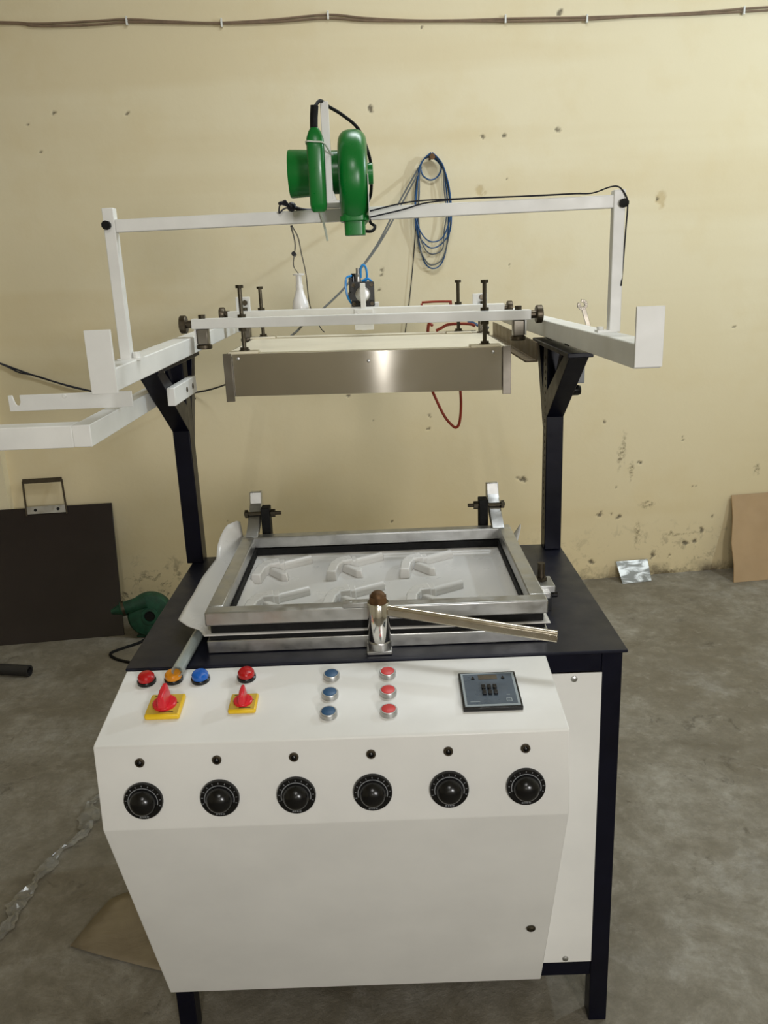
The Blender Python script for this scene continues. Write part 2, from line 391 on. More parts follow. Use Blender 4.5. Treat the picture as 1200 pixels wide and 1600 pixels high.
# ------------------------------------------------------------------ the setting
XL, XR, YF, ZC = -3.2, 3.6, -5.0, 3.5
b = MB(); b.span((XL - 0.3, YF - 0.3, -0.1), (XR + 0.3, 3.2, 0.0)); struct(b.build('floor', M['floor'], flat=True))
import numpy as np
def back_wall():
    # one solid wall: a fine grid where the chips are pressed in, coarse strips around it
    gx = np.concatenate([[XL - 0.2, -2.4], np.arange(-1.70, 2.01, 0.006), [2.6, XR + 0.2]])
    gz = np.concatenate([np.arange(0.0, 2.60, 0.006), [2.8, ZC]])
    X, Z = np.meshgrid(gx, gz); nz, nx = X.shape
    rng = np.random.default_rng(5)
    n1 = rng.random(X.shape) - 0.5; n2 = rng.random(X.shape) - 0.5
    def blur(a):
        for _ in range(2): a = (a + np.roll(a, 1, 0) + np.roll(a, -1, 0) + np.roll(a, 1, 1) + np.roll(a, -1, 1)) / 5
        return a
    n1 = blur(n1) * 0.05; n2 = blur(n2) * 0.05
    def spots(lst, soft):
        tot = np.zeros_like(X)
        for (px, pz, rx, rz) in lst:
            d = np.hypot((X + n1 - px) / rx, (Z + n2 - pz) / rz)
            tot = np.maximum(tot, np.clip((1 - d) * soft, 0, 1))
        return tot
    chip, streak, pale = spots(DARK, 2.6), spots(SOFT, 1.6), spots(PALE, 3.0)
    Y = 2.408 + 0.1 * X + chip * 0.004 + pale * 0.0015
    co = np.stack([X, Y, Z], -1).reshape(-1, 3)
    i = (np.arange(nz - 1)[:, None] * nx + np.arange(nx - 1)[None, :]).reshape(-1)
    f = np.stack([i, i + 1, i + nx + 1, i + nx], -1)
    k = len(co)
    bx = [(XL - 0.2, 0), (XR + 0.2, 0), (XR + 0.2, ZC), (XL - 0.2, ZC)]
    co = np.concatenate([co, np.array([(x, 2.408 + 0.1 * x + 0.2, z) for x, z in bx])])
    fr = [(k - nx, 0, k, k + 3), (nx - 1, k - 1, k + 2, k + 1), (k - 1, k - nx, k + 3, k + 2), (k, k + 1, k + 2, k + 3)]
    f = np.concatenate([f, np.array(fr)])
    me = bpy.data.meshes.new('wall_back')
    me.vertices.add(len(co)); me.vertices.foreach_set('co', co.astype(np.float32).ravel())
    me.loops.add(4 * len(f)); me.loops.foreach_set('vertex_index', f.astype(np.int32).ravel())
    me.polygons.add(len(f)); me.polygons.foreach_set('loop_start', np.arange(0, 4 * len(f), 4, dtype=np.int32))
    me.update(calc_edges=True)
    for nm, a in (('chip', chip), ('streak', streak), ('pale', pale)):
        at = me.attributes.new(nm, 'FLOAT', 'POINT')
        at.data.foreach_set('value', np.concatenate([a.ravel(), np.zeros(4)]).astype(np.float32))
    me.materials.append(M['wall'])
    o = bpy.data.objects.new('wall_back', me); COL.objects.link(o); WORLDPOS[o] = Vector((0, 0, 0)); struct(o)
back_wall()
b = MB(); b.prismz([(-2.4, wy(-2.4) - 0.045), (-1.648, wy(-1.648) - 0.045), (-1.648, wy(-1.648) + 0.02), (-2.4, wy(-2.4) + 0.02)], 0, ZC)
struct(b.build('trim_1', M['pilaster'], flat=True, label='shallow plaster pilaster at the left edge of the back wall'))
for nm, a, c in (('wall_left', (XL - 0.1, YF, 0), (XL, 2.2, ZC)), ('wall_right', (XR, YF, 0), (XR + 0.1, 2.8, ZC)),
                 ('wall_front', (XL, YF - 0.1, 0), (XR, YF, ZC)), ('ceiling', (XL - 0.2, YF - 0.2, ZC), (XR + 0.2, 3.1, ZC + 0.1))):
    b = MB(); b.span(a, c); struct(b.build(nm, M['hall'], flat=True))
def wallp(x, z, d): return Vector((x, wy(x), z)) - WALL_N * d
# bulb hanging on its flex from the ceiling, right of the frame
wl = thing('hanging_lamp', (2.4, 1.05, 2.46), 'bare bulb hanging on a flex from the ceiling right of the frame', 'lamp')
b = MB(); b.tube([(2.4, 1.05, ZC), (2.4, 1.05, 3.0), (2.4, 1.05, 2.50)], 0.004, 8); b.build('flex', M['wire'], wl)
b = MB(); b.cyl((2.4, 1.05, 2.465), (2.4, 1.05, 2.52), 0.018, n=16); b.build('lamp_holder', M['bulbwhite'], wl)

# ------------------------------------------------------------------ vacuum forming machine
mc = thing('forming_machine', (0, 0.3, 0), 'white and navy vacuum forming machine with sloped control console, clamp frame and overhead rails', 'machine')
H = 0.85
b = MB(); b.span((-0.4525, -0.002, H - 0.006), (0.4525, 0.60, H)); b.build('tabletop', M['navytop'], mc, 0.0015)
# legs
b = MB(); b.span((0.408, 0.004, 0), (0.445, 0.041, H - 0.006))
lg = b.build('leg', M['navy'], mc, 0.002)
dup(lg, (-0.852, 0, 0), mc); dup(lg, (0, 0.55, 0), mc); dup(lg, (-0.852, 0.55, 0), mc)
for z0, z1, nm in ((0.805, H - 0.006, 'top_rail'), (0.118, 0.153, 'bottom_rail')):
    for y in (0.006, 0.56):
        b = MB(); b.span((-0.408, y, z0), (0.408, y + 0.033, z1)); b.build(nm, M['navy'], mc, 0.0015)
    for x in (-0.443, 0.41):
        b = MB(); b.span((x, 0.041, z0), (x + 0.033, 0.554, z1)); b.build(nm, M['navy'], mc, 0.0015)
fp = MB().span((-0.406, 0.0035, 0.154), (0.4085, 0.0055, 0.804)).build('front_panel', M['white'], mc)
for x, z in ((0.358, 0.793), (0.356, 0.163)):
    b = MB(); b.lathe((x, 0.0035, z), (0, -1, 0), [(0, 0.0065), (0.0015, 0.006), (0.003, 0.003)], 12); b.build('screw', M['alu'], fp)
for x in (-0.436, 0.434):
    b = MB(); b.span((x, 0.045, 0.154), (x + 0.002, 0.552, 0.804)); b.build('side_panel', M['white'], mc)
b = MB(); b.span((-0.406, 0.582, 0.154), (0.406, 0.584, 0.804)); b.build('back_panel', M['white'], mc)

# console
CX0, CX1 = -0.4503, 0.3046
prof = [(-0.003, 0.8455), (-0.196, 0.8158), (-0.2006, 0.8128), (-0.212, 0.6685), (-0.2105, 0.6640), (-0.008, 0.1245), (-0.003, 0.122)]
b = MB(); b.prismx(prof, CX0, CX1); con = b.build('control_console', M['white'], mc, 0.0018)
b = MB(); b.lathe((0.269, -0.0845, 0.325), (0, -0.934, -0.356), [(0, 0.0085), (0.003, 0.0085), (0.005, 0.006), (0.0052, 0.001)], 16); b.build('screw', M['bolt'], con)
sl = math.hypot(0.193, 0.0297)
SU = Vector((0, 0.193 / sl, 0.0297 / sl)); SN = Vector((0, -0.0297 / sl, 0.193 / sl))
def top_frame(x, y):
    z = 0.8158 + (y + 0.196) * 0.0297 / 0.193
    return Matrix(((1, 0, 0, x), (0, SU.y, SN.y, y), (0, SU.z, SN.z, z), (0, 0, 0, 1)))
fl = math.hypot(0.0114, 0.1443); FU = Vector((0, 0.0114 / fl, 0.1443 / fl)); FN = Vector((0, -FU.z, FU.y))
def face_frame(x, z):
    y = -0.2006 + (z - 0.8128) * 0.0114 / 0.1443
    return Matrix(((1, 0, 0, x), (0, FU.y, FN.y, y), (0, FU.z, FN.z, z), (0, 0, 0, 1)))
# indicator lamps
for x, y, mt, lb in ((-0.405, -0.037, 'redlens', 'red lens'), (-0.358, -0.034, 'orange', 'orange lens'), (-0.310, -0.037, 'bluelens', 'blue lens'), (-0.229, -0.036, 'redlens', 'red lens')):
    F = top_frame(x, y)
    il = MB(F).lathe((0, 0, 0), (0, 0, 1), [(0, 0.0165), (0.005, 0.0165), (0.0065, 0.015)], 24).build('indicator_lamp', M['black'], mc)
    MB(F).lathe((0, 0, 0.006), (0, 0, 1), [(0, 0.0145), (0.007, 0.0145), (0.0105, 0.012), (0.012, 0.007), (0.0125, 0.001)], 24).build('lens', M[mt], il, label=lb)
# rotary switches
def switch(x, y, s):
    F = top_frame(x, y)
    sw = MB(F).box((0, 0, 0.005 * s), (0.058 * s, 0.058 * s, 0.010 * s)).build('rotary_switch', M['yellow'], mc, 0.003, label='yellow square switch base')
    MB(F).box((0, 0, 0.0103 * s), (0.051 * s, 0.051 * s, 0.0008)).build('switch_plate', M['plate'], sw)
    t = MB(F)
    t.box((-0.019 * s, 0.001, 0.0109 * s), (0.006 * s, 0.0016, 0.0004)); t.box((0.019 * s, 0.003, 0.0109 * s), (0.006 * s, 0.0016, 0.0004))
    t.box((0.006 * s, -0.021 * s, 0.0109 * s), (0.024 * s, 0.0018, 0.0004)); t.box((-0.017 * s, 0.021 * s, 0.0109 * s), (0.008 * s, 0.0018, 0.0004))
    t.build('plate_print', M['ink'], sw)['kind'] = 'stuff'
    MB(F).lathe((0, 0, 0.0107 * s), (0, 0, 1), [(0, 0.020 * s), (0.004 * s, 0.020 * s), (0.006 * s, 0.018 * s)], 24).build('switch_collar', M['red'], sw)
    k = MB(F)
    k.prism([(-0.0075, -0.021), (0.0075, -0.021), (0.0095, 0.0), (0.006, 0.021), (-0.006, 0.021), (-0.0095, 0.0)],
            lambda a, c: (a * s, c * s, 0.016 * s), lambda a, c: (a * 0.55 * s, c * 0.92 * s, 0.040 * s))
    k.build('switch_knob', M['red'], sw, 0.002)
switch(-0.354, -0.114, 1.0); switch(-0.2235, -0.112, 0.80)
# push buttons
for j, (x, cap, lb) in enumerate(((-0.079, 'bluecap', 'blue button cap'), (0.0195, 'redcap', 'red button cap'))):
    for y in (-0.044, -0.096, -0.146):
        F = top_frame(x, y)
        pb = MB(F).lathe((0, 0, 0), (0, 0, 1), [(0, 0.0145), (0.008, 0.0145), (0.0095, 0.0135), (0.0095, 0.0118), (0.006, 0.0116)], 24).build('push_button', M['alu'], mc)
        MB(F).lathe((0, 0, 0.004), (0, 0, 1), [(0, 0.0115), (0.0058, 0.0115), (0.0065, 0.010)], 24).build('button_cap', M[cap], pb, label=lb)
# timer
F = top_frame(0.1905, -0.104)
tm = MB(F).box((0, 0, 0.004), (0.098, 0.096, 0.008)).build('timer_module', M['black'], mc, 0.001)
MB(F).box((0, 0, 0.0083), (0.091, 0.089, 0.001)).build('face_border', M['ltgrey'], tm)
MB(F).box((0, 0.0005, 0.0089), (0.083, 0.081, 0.0008)).build('timer_face', M['greyblue'], tm)
MB(F).box((0.0, 0.0315, 0.0094), (0.032, 0.0125, 0.0006)).build('display_window', M['dsteel'], tm)
tt = MB(F)
for i in range(3):
    for s_ in (0.0065, -0.0085):
        tt.box((-0.0105 + i * 0.0095, s_ - 0.004, 0.0115), (0.0065, 0.0095, 0.004))
    tt.box((-0.0105 + i * 0.0095, -0.005, 0.0105), (0.0028, 0.0075, 0.0034))
tt.build('thumbwheel_keys', M['black'], tm, 0.0006)['kind'] = 'stuff'
for sx in (-1, 1):
    tt = MB(F)
    tt.prism([(sx * 0.0255 - 0.003, 0.026), (sx * 0.0255 + 0.003, 0.026), (sx * 0.0255, 0.034)], lambda a, c: (a, c, 0.0089), lambda a, c: (a, c, 0.0108))
    tt.build('up_key', M['black'], tm)
tt = MB(F)
for a_ in range(4):
    c_, s_ = ((0, 1), (1, 0), (0, -1), (-1, 0))[a_]
    tt.box((0.0285 + c_ * 0.004, -0.031 + s_ * 0.004, 0.0095), (0.0012 if c_ else 0.009, 0.0012 if s_ else 0.009, 0.0006))
tt.box((0.0285, -0.031, 0.0095), (0.004, 0.0012, 0.0006)); tt.box((0.0285, -0.0175, 0.0095), (0.006, 0.0012, 0.0006)); tt.box((-0.028, -0.034, 0.0095), (0.016, 0.0011, 0.0006))
tt.build('timer_print', M['ltgrey'], tm)['kind'] = 'stuff'
# pilot leds and temperature dials
for i in range(6):
    x = -0.3785 + i * 0.1226
    F = face_frame(x, 0.785)
    le = MB(F).lathe((0, 0, 0), (0, 0, 1), [(0, 0.0075), (0.003, 0.0075), (0.0042, 0.0062), (0.0042, 0.0045), (0.002, 0.004)], 18).build('pilot_light', M['dsteel'], mc)
    MB(F).lathe((0, 0, 0.0015), (0, 0, 1), [(0, 0.004), (0.002, 0.0038), (0.0035, 0.002), (0.0038, 0.0004)], 14).build('pilot_lens', M['black'], le)
    F = face_frame(x, 0.7195)
    dl = MB(F).lathe((0, 0, 0), (0, 0, 1), [(0, 0.0315), (0.004, 0.0315), (0.006, 0.0305)], 40).build('temperature_dial', M['black'], mc)
    MB(F).lathe((0, 0, 0.006), (0, 0, 1), [(0, 0.0222), (0.005, 0.0215), (0.010, 0.0192), (0.0145, 0.015), (0.0172, 0.0095), (0.0183, 0.0045), (0.0185, 0.0006)], 32).build('dial_knob', M['black'], dl)
    sc = MB(F)
    n = 30; a0, a1 = math.radians(195), math.radians(-15)
    vs = []; fs = []
    for k in range(n + 1):
        a = a0 + (a1 - a0) * k / n
        for r, z in ((0.0228, 0.0066), (0.0244, 0.0066)):
            vs.append((r * math.cos(a), r * math.sin(a), z))
    for k in range(n): fs.append((2 * k, 2 * k + 1, 2 * k + 3, 2 * k + 2))
    sc.add(vs, fs)
    for k in range(11):
        a = a0 + (a1 - a0) * k / 10
        R = Matrix.Rotation(a, 3, 'Z')
        sc.box((0.0275 * math.cos(a), 0.0275 * math.sin(a), 0.0064), (0.0026, 0.0011, 0.0007), R)
    for dx, wd in ((-0.006, 0.003), (-0.0022, 0.002), (0.0012, 0.0028), (0.0054, 0.0034)):
        sc.box((dx, -0.0262, 0.0064), (wd, 0.0022, 0.0007))
    sc.build('dial_scale', M['print'], dl)['kind'] = 'stuff'

# clamp frames over the table
def rect_frame(x0, x1, y0, y1, w, z0, z1):
    b = MB()
    b.span((x0, y0, z0), (x1, y0 + w, z1)); b.span((x0, y1 - w, z0), (x1, y1, z1))
    b.span((x0, y0 + w, z0), (x0 + w, y1 - w, z1)); b.span((x1 - w, y0 + w, z0), (x1, y1 - w, z1))
    return b
rect_frame(-0.312, 0.317, 0.046, 0.515, 0.034, 0.8505, 0.876).build('lower_clamp_frame', M['alu'], mc, 0.002)
rect_frame(-0.306, 0.312, 0.050, 0.510, 0.030, 0.8765, 0.8842).build('lower_gasket', M['rubber'], mc)
rect_frame(-0.304, 0.310, 0.052, 0.508, 0.026, 0.889, 0.9045).build('upper_gasket', M['rubber'], mc)
ucf = rect_frame(-0.312, 0.317, 0.046, 0.515, 0.030, 0.905, 0.932).build('upper_clamp_frame', M['alu'], mc, 0.0025)
# hinge arms at the back of the clamp frame
for sx in (-1, 1):
    x = 0.288 * sx - 0.001
    b = MB(); b.prismx([(0.485, 0.9322), (0.515, 0.9325), (0.565, 0.952), (0.612, 0.975), (0.614, 1.012), (0.594, 1.014), (0.584, 0.988), (0.55, 0.966), (0.515, 0.9475)], x - 0.0145, x + 0.0145)
    ha = b.build('hinge_arm', M['alu'], mc, 0.002)
    xi = x - sx * 0.0145
    b = MB(); b.cyl((x + sx * 0.024, 0.55, 0.972), (xi - sx * 0.05, 0.55, 0.972), 0.0045, n=10)
    b.hexa((xi - sx * 0.026, 0.55, 0.972), (xi - sx * 0.036, 0.55, 0.972), 0.010); b.hexa((x + sx * 0.0145, 0.55, 0.972), (x + sx * 0.022, 0.55, 0.972), 0.010)
    b.build('hinge_bolt', M['bolt'], ha)
    b = MB(); b.span((xi - sx * 0.003, 0.535, 0.8505), (xi - sx * 0.024, 0.57, 0.988)); b.span((xi - sx * 0.003, 0.515, 0.8505), (xi - sx * 0.03, 0.585, 0.856))
    b.build('hinge_block', M['rubber'], mc, 0.002)
# lever lock
b = MB(); b.span((-0.017, 0.012, 0.8505), (0.029, 0.0455, 0.858)); b.lathe((0.007, 0.029, 0.858), (0, 0, 1), [(0, 0.0215), (0.016, 0.0215), (0.018, 0.019)], 24)
lb_ = b.build('lever_base', M['alu'], mc, 0.0015)
lv = MB().lathe((0.007, 0.029, 0.874), (0, 0, 1), [(0, 0.0195), (0.002, 0.0205), (0.072, 0.0205), (0.0745, 0.019), (0.0745, 0.016)], 32).build('locking_lever', M['chrome'], mc)
b = MB(); b.hexa((0.007, 0.029, 0.9485), (0.007, 0.029, 0.959), 0.0175); b.lathe((0.007, 0.029, 0.9585), (0, 0, 1), [(0, 0.0135), (0.006, 0.012), (0.0095, 0.008), (0.011, 0.001)], 20)
b.build('cap_nut', M['rust'], lv)
hp0 = Vector((0.024, 0.024, 0.932)); hp1 = Vector((0.3125, -0.058, 0.9065))
b = MB(); b.beam(hp0, hp1, 0.012, 0.012); d_ = (hp1 - hp0).normalized(); up_ = Vector((0, 0, 1))
b.cyl(hp0 + up_ * 0.006, hp1 + up_ * 0.006, 0.0055, n=12); b.cyl(hp0 - up_ * 0.005, hp1 - up_ * 0.005, 0.0050, n=12)
b.cyl(hp1 - d_ * 0.012 + Vector((-0.002, -0.007, 0.004)), hp1 - d_ * 0.012 + Vector((-0.002, -0.009, 0.004)), 0.002, n=8)
b.build('lever_handle', M['handle'], lv, 0.001)
b = MB(); b.span((-0.058, 0.042, 0.9325), (0.004, 0.062, 0.9415)); b.cyl((-0.044, 0.052, 0.941), (-0.044, 0.052, 0.9425), 0.0035, n=10); b.build('keeper_plate', M['alu'], ucf, 0.001)
# side latch
b = MB(); b.span((0.3175, 0.175, 0.893), (0.357, 0.232, 0.907)); b.span((0.323, 0.16, 0.886), (0.345, 0.178, 0.899))
sl_ = b.build('side_latch', M['alu'], mc, 0.0015)
b = MB(); b.cyl((0.335, 0.21, 0.907), (0.335, 0.21, 0.944), 0.0075, n=14); b.hexa((0.335, 0.21, 0.907), (0.335, 0.21, 0.914), 0.012); b.build('latch_bolt', M['dsteel'], sl_)
b = MB(); b.span((0.335, 0.185, 0.8505), (0.352, 0.222, 0.893)); b.cyl((0.352, 0.2, 0.88), (0.366, 0.2, 0.88), 0.007, n=10); b.build('latch_post', M['black'], sl_)

# columns with Y brackets
def column(xc, mat, label):
    b = MB(); b.span((xc - 0.02, 0.555, H), (xc + 0.02, 0.60, 1.336))
    col = b.build('column', mat, mc, 0.002, label=label)
    b = MB()
    b.prismx([(0.557, 1.175), (0.33, 1.336), (0.385, 1.336), (0.5575, 1.238)], xc - 0.02, xc + 0.02)
    b.prismx([(0.598, 1.14), (0.69, 1.336), (0.655, 1.336), (0.5985, 1.22)], xc - 0.02, xc + 0.02)
    b.prismx([(0.548, 1.24), (0.47, 1.336), (0.495, 1.336), (0.556, 1.262)], xc - 0.004, xc + 0.004)
    b.span((xc - 0.026, 0.318, 1.3365), (xc + 0.026, 0.715, 1.3465)); b.build('top_bracket', mat, col, 0.0015)
    return col
column(-0.444, M['navy'], 'left navy steel column'); colR = column(0.4285, M['navy'], 'right navy steel column')
b = MB()
for k in range(26): b.lathe((0.4083, 0.577, 0.90 + k * 0.0165), (-1, 0, 0), [(0, 0.0035), (0.0008, 0.0035)], 8)
b.build('pierced_strip', M['dsteel'], colR)['kind'] = 'stuff'
# rail arms
aL = MB().beam((-0.426, 0.012, 1.3652), (-0.426, 1.26, 1.3722), 0.042, 0.038).build('rail_arm', M['white_arm'], mc, 0.002)
aR = MB().beam((0.4285, -0.105, 1.3828), (0.4285, 1.26, 1.3690), 0.042, 0.038).build('rail_arm', M['white_arm'], mc, 0.002)
MB().span((-0.4475, 0.006, 1.343), (-0.4045, 0.0115, 1.446)).build('end_plate', M['white_arm'], aL, 0.0008)
MB().span((0.4075, -0.111, 1.366), (0.4495, -0.1055, 1.455)).build('end_plate', M['white_arm'], aR, 0.0008)
MB().span((0.4066, 0.33, 1.3585), (0.4076, 0.37, 1.3615)).build('slot', M['rubber'], aR)
MB().span((0.4066, 0.50, 1.356), (0.4076, 0.57, 1.358)).build('slot', M['rubber'], aR)
b = MB(); b.prismy([(0.372, 1.295), (0.403, 1.295), (0.403, 1.3415), (0.398, 1.3415), (0.398, 1.300), (0.372, 1.300)], 0.64, 1.42)
b.build('steel_channel', M['brownsteel'], mc, 0.001)
# film holder arm on the left, its notched bar and clamp block
b = MB(); b.span((-0.497, 0.027, 1.252), (-0.4655, 0.62, 1.290)); b.span((-0.86, 0.027, 1.2515), (-0.497, 0.067, 1.2898))
b.build('film_holder_arm', M['white_arm'], mc, 0.0015)
b = MB()
b.prismy([(-0.672, 1.292), (-0.44, 1.292), (-0.44, 1.322), (-0.650, 1.322), (-0.650, 1.309), (-0.653, 1.303), (-0.658, 1.303), (-0.661, 1.309), (-0.664, 1.322), (-0.672, 1.322)], 0.197, 0.201)
b.cyl((-0.566, 0.197, 1.317), (-0.566, 0.1955, 1.317), 0.004, n=10)
b.build('notched_bar', M['white_arm'], mc, 0.0008)
b = MB(); b.span((-0.4238, 0.388, 1.262), (-0.407, 0.60, 1.300)); cb = b.build('clamp_block', M['white_arm'], mc, 0.0015)
for y in (0.50, 0.56): MB().cyl((-0.4072, y, 1.281), (-0.4055, y, 1.281), 0.006, n=12).build('screw', M['dsteel'], cb)
# limit switch box behind the right bracket
b = MB(); b.span((0.452, 0.485, 1.262), (0.478, 0.55, 1.325)); lsw = b.build('switch_box', M['greybox'], mc, 0.002)
b = MB(); b.lathe((0.448, 0.515, 1.243), (1, 0, 0), [(0, 0.012), (0.022, 0.012), (0.028, 0.010)], 16); b.build('cable_gland', M['black'], lsw)
# arch over the arms
uL = MB().beam((-0.4255, 0.15, 1.3840), (-0.4255, 0.15, 1.640), 0.020, 0.020, (0, 1, 0)).build('arch_upright', M['white_arm'], mc, 0.0015)
uR = MB().beam((0.4455, 0.15, 1.399), (0.4455, 0.15, 1.636), 0.020, 0.020, (0, 1, 0)).build('arch_upright', M['white_arm'], mc, 0.0015)
b = MB(); b.cyl((-0.408, 0.15, 1.385), (-0.408, 0.15, 1.397), 0.007, n=10); b.span((-0.44, 0.138, 1.3835), (-0.398, 0.162, 1.387)); b.build('foot_weld', M['white_arm'], uL)
b = MB(); b.span((0.415, 0.138, 1.3985), (0.449, 0.162, 1.403)); b.cyl((0.422, 0.15, 1.40), (0.422, 0.15, 1.409), 0.006, n=10); b.build('foot_weld', M['white_arm'], uR)
b = MB(); b.beam((-0.4155, 0.15, 1.6105), (0.4355, 0.15, 1.6175), 0.019, 0.021); b.build('arch_crossbar', M['white_arm'], mc, 0.0015)
for x, z in ((-0.4285, 1.612), (0.4515, 1.614)): MB().cyl((x, 0.139, z), (x, 0.130, z), 0.0075, n=10).build('arch_bolt', M['rubber'], mc)
b = MB(); b.beam((-0.042, 0.040, 1.628), (-0.0425, 0.040, 1.772), 0.0125, 0.008, (0, 1, 0))
b.prismz([(-0.058, 0.036), (-0.026, 0.036), (-0.028, 0.158), (-0.056, 0.158)], 1.6255, 1.6295)
b.prismy([(-0.054, 1.6295), (-0.030, 1.6295), (-0.036, 1.645), (-0.048, 1.645)], 0.037, 0.043)
b.build('blower_post', M['white_arm'], mc, 0.001)

# ------------------------------------------------------------------ heater carriage that rolls on the rails
hc = thing('heater_carriage', (0, 0.8, 1.245), 'stainless steel heater box hung by long bolts from two white cross beams on wheels', 'heater')
b = MB(); b.prismy([(-0.312, 1.2525), (0.306, 1.2435), (0.308, 1.3405), (-0.310, 1.3485)], 0.560, 0.563)
bx = b.build('front_sheet', M['steel'], hc)
for x, z in ((-0.297, 1.338), (0.285, 1.331), (-0.0, 1.322)):
    MB().lathe((x, 0.560, z), (0, -1, 0), [(0, 0.004), (0.0012, 0.0035), (0.002, 0.001)], 10).build('rivet', M['alu'], bx)
for x0, dz in ((-0.330, 0.004), (0.306, -0.003)):
    b = MB(); b.span((x0, 0.550, 1.238 + dz), (x0 + 0.019, 0.558, 1.347 + dz)); b.span((x0, 0.558, 1.238 + dz), (x0 + 0.003, 1.10, 1.3435 + dz)) if x0 < 0 else b.span((x0 + 0.016, 0.558, 1.238 + dz), (x0 + 0.019, 1.10, 1.3435 + dz))
    b.build('end_flange', M['flange'], hc, 0.0008)
b = MB(); b.span((-0.311, 1.095, 1.245), (0.306, 1.098, 1.342)); b.build('back_sheet', M['steel'], hc)
b = MB(); b.prismy([(-0.327, 1.3435), (0.322, 1.3370), (0.322, 1.3395), (-0.327, 1.3480)], 0.562, 1.10)
b.build('top_sheet', M['topsheet'], hc, 0.0008)
for x, y, z in ((-0.287, 0.60, 1.3470), (0.271, 0.60, 1.3402), (-0.299, 1.02, 1.3472), (0.249, 1.02, 1.3405)):
    b = MB(); b.span((x - 0.035, y - 0.024, z), (x + 0.035, y + 0.024, z + 0.006)); b.build('mount_pad', M['topsheet'], hc, 0.002)
b = MB(); b.span((-0.30, 0.575, 1.256), (0.295, 1.085, 1.262)); b.build('heater_plate', M['flange'], hc)
cb1 = MB().beam((-0.402, 0.60, 1.4178), (0.376, 0.60, 1.4088), 0.030, 0.0225).build('cross_beam', M['white_arm'], hc, 0.0015)
cb2 = MB().beam((-0.392, 1.02, 1.4065), (0.376, 1.02, 1.3985), 0.032, 0.038).build('cross_beam', M['white_arm'], hc, 0.0015)
# hanger bolts
for x, y, zt, zb, zl, hb in ((-0.287, 0.60, 1.497, 1.353, 1.4165, 0.0113), (0.271, 0.60, 1.487, 1.346, 1.4102, 0.0113), (-0.299, 1.02, 1.486, 1.353, 1.4055, 0.019), (0.249, 1.02, 1.482, 1.3465, 1.4, 0.019)):
    b = MB()
    b.cyl((x, y, zb), (x, y, zt), 0.0048, n=10); b.hexa((x, y, zt - 0.004), (x, y, zt + 0.003), 0.0095)
    b.hexa((x, y, zl + hb), (x, y, zl + hb + 0.007), 0.0105); b.hexa((x, y, zl - hb - 0.008), (x, y, zl - hb), 0.0105); b.hexa((x, y, zb), (x, y, zb + 0.007), 0.0105)
    b.cyl((x, y, zb - 0.0005), (x, y, zb + 0.0015), 0.0125, n=14)
    b.build('hanger_bolt', M['bolt'], hc)
# wheels
for x, y, z, s in ((-0.402, 0.60, 1.4170, -1), (0.376, 0.60, 1.4088, 1), (-0.392, 1.02, 1.4180, -1), (0.376, 1.02, 1.405, 1)):
    wx = x + s * 0.009 if y > 0.8 else x + s * 0.013
    r = 0.0205 if y < 0.8 else 0.019
    b = MB(); b.lathe((wx, y, z), (s, 0, 0), [(0, r * 0.93), (0.002, r), (0.013, r), (0.015, r * 0.9), (0.015, r * 0.5), (0.013, r * 0.45)], 24)
    b.cyl((x - s * 0.004, y, z), (wx, y, z), 0.009, n=12)
    b.build('wheel', M['dsteel'], hc)
# guide blocks, brackets and bolts under and over the beams
for x, y, z, s in ((-0.379, 0.60, 1.4062, 1), (0.348, 0.60, 1.3978, -1), (-0.345, 1.02, 1.387, 1), (0.318, 1.02, 1.379, -1)):
    g = MB().span((x - 0.0125, y - 0.014, z - 0.036), (x + 0.0125, y + 0.014, z)).build('guide_block', M['flange'], hc, 0.002)
    b = MB(); b.lathe((x, y, z - 0.046), (0, 0, 1), [(0, 0.016), (0.002, 0.018), (0.008, 0.018), (0.010, 0.016)], 20); b.build('guide_roller', M['dsteel'], g)
    b = MB(); hb = 0.0225 if y < 0.8 else 0.038
    b.hexa((x, y, z + hb), (x, y, z + hb + 0.009), 0.0085); b.build('guide_bolt', M['bolt'], g)
    if y < 0.8:
        b = MB(); b.span((x - s * 0.014, y - 0.014, z - 0.034), (x - s * 0.0175, y + 0.014, z)); b.build('guide_bracket', M['white_arm'], g)
for x in (-0.3515, 0.3115):
    p = MB().span((x - 0.020, 1.037, 1.385), (x + 0.020, 1.042, 1.462 if x < 0 else 1.446)).build('end_bracket', M['white_arm'], hc, 0.001)
    b = MB(); b.hexa((x + 0.006, 1.037, 1.446 if x < 0 else 1.436), (x + 0.006, 1.029, 1.446 if x < 0 else 1.436), 0.008); b.build('bracket_bolt', M['dsteel'], p)

# ------------------------------------------------------------------ pneumatic cylinder behind the heater
cy = thing('air_cylinder', (-0.016, 1.15, 1.405), 'black square flanged pneumatic cylinder standing behind the white cross beams', 'cylinder')
def rounded(x0, x1, z0, z1, r, n=4):
    out = []
    for cx_, cz_, a in ((x1 - r, z1 - r, 0), (x0 + r, z1 - r, 90), (x0 + r, z0 + r, 180), (x1 - r, z0 + r, 270)):
        for k in range(n + 1):
            t = math.radians(a + 90 * k / n); out.append((cx_ + r * math.cos(t), cz_ + r * math.sin(t)))
    return out
fl_ = MB().prismy(rounded(-0.049, 0.017, 1.421, 1.489, 0.004), 1.08, 1.098).build('flange', M['black'], cy)
for x in (-0.0415, 0.0095):
    for z in (1.429, 1.481):
        MB().lathe((x, 1.080, z), (0, -1, 0), [(0, 0.0055), (0.003, 0.0052), (0.003, 0.0035), (0.001, 0.003)], 12).build('flange_screw', M['dsteel'], fl_)
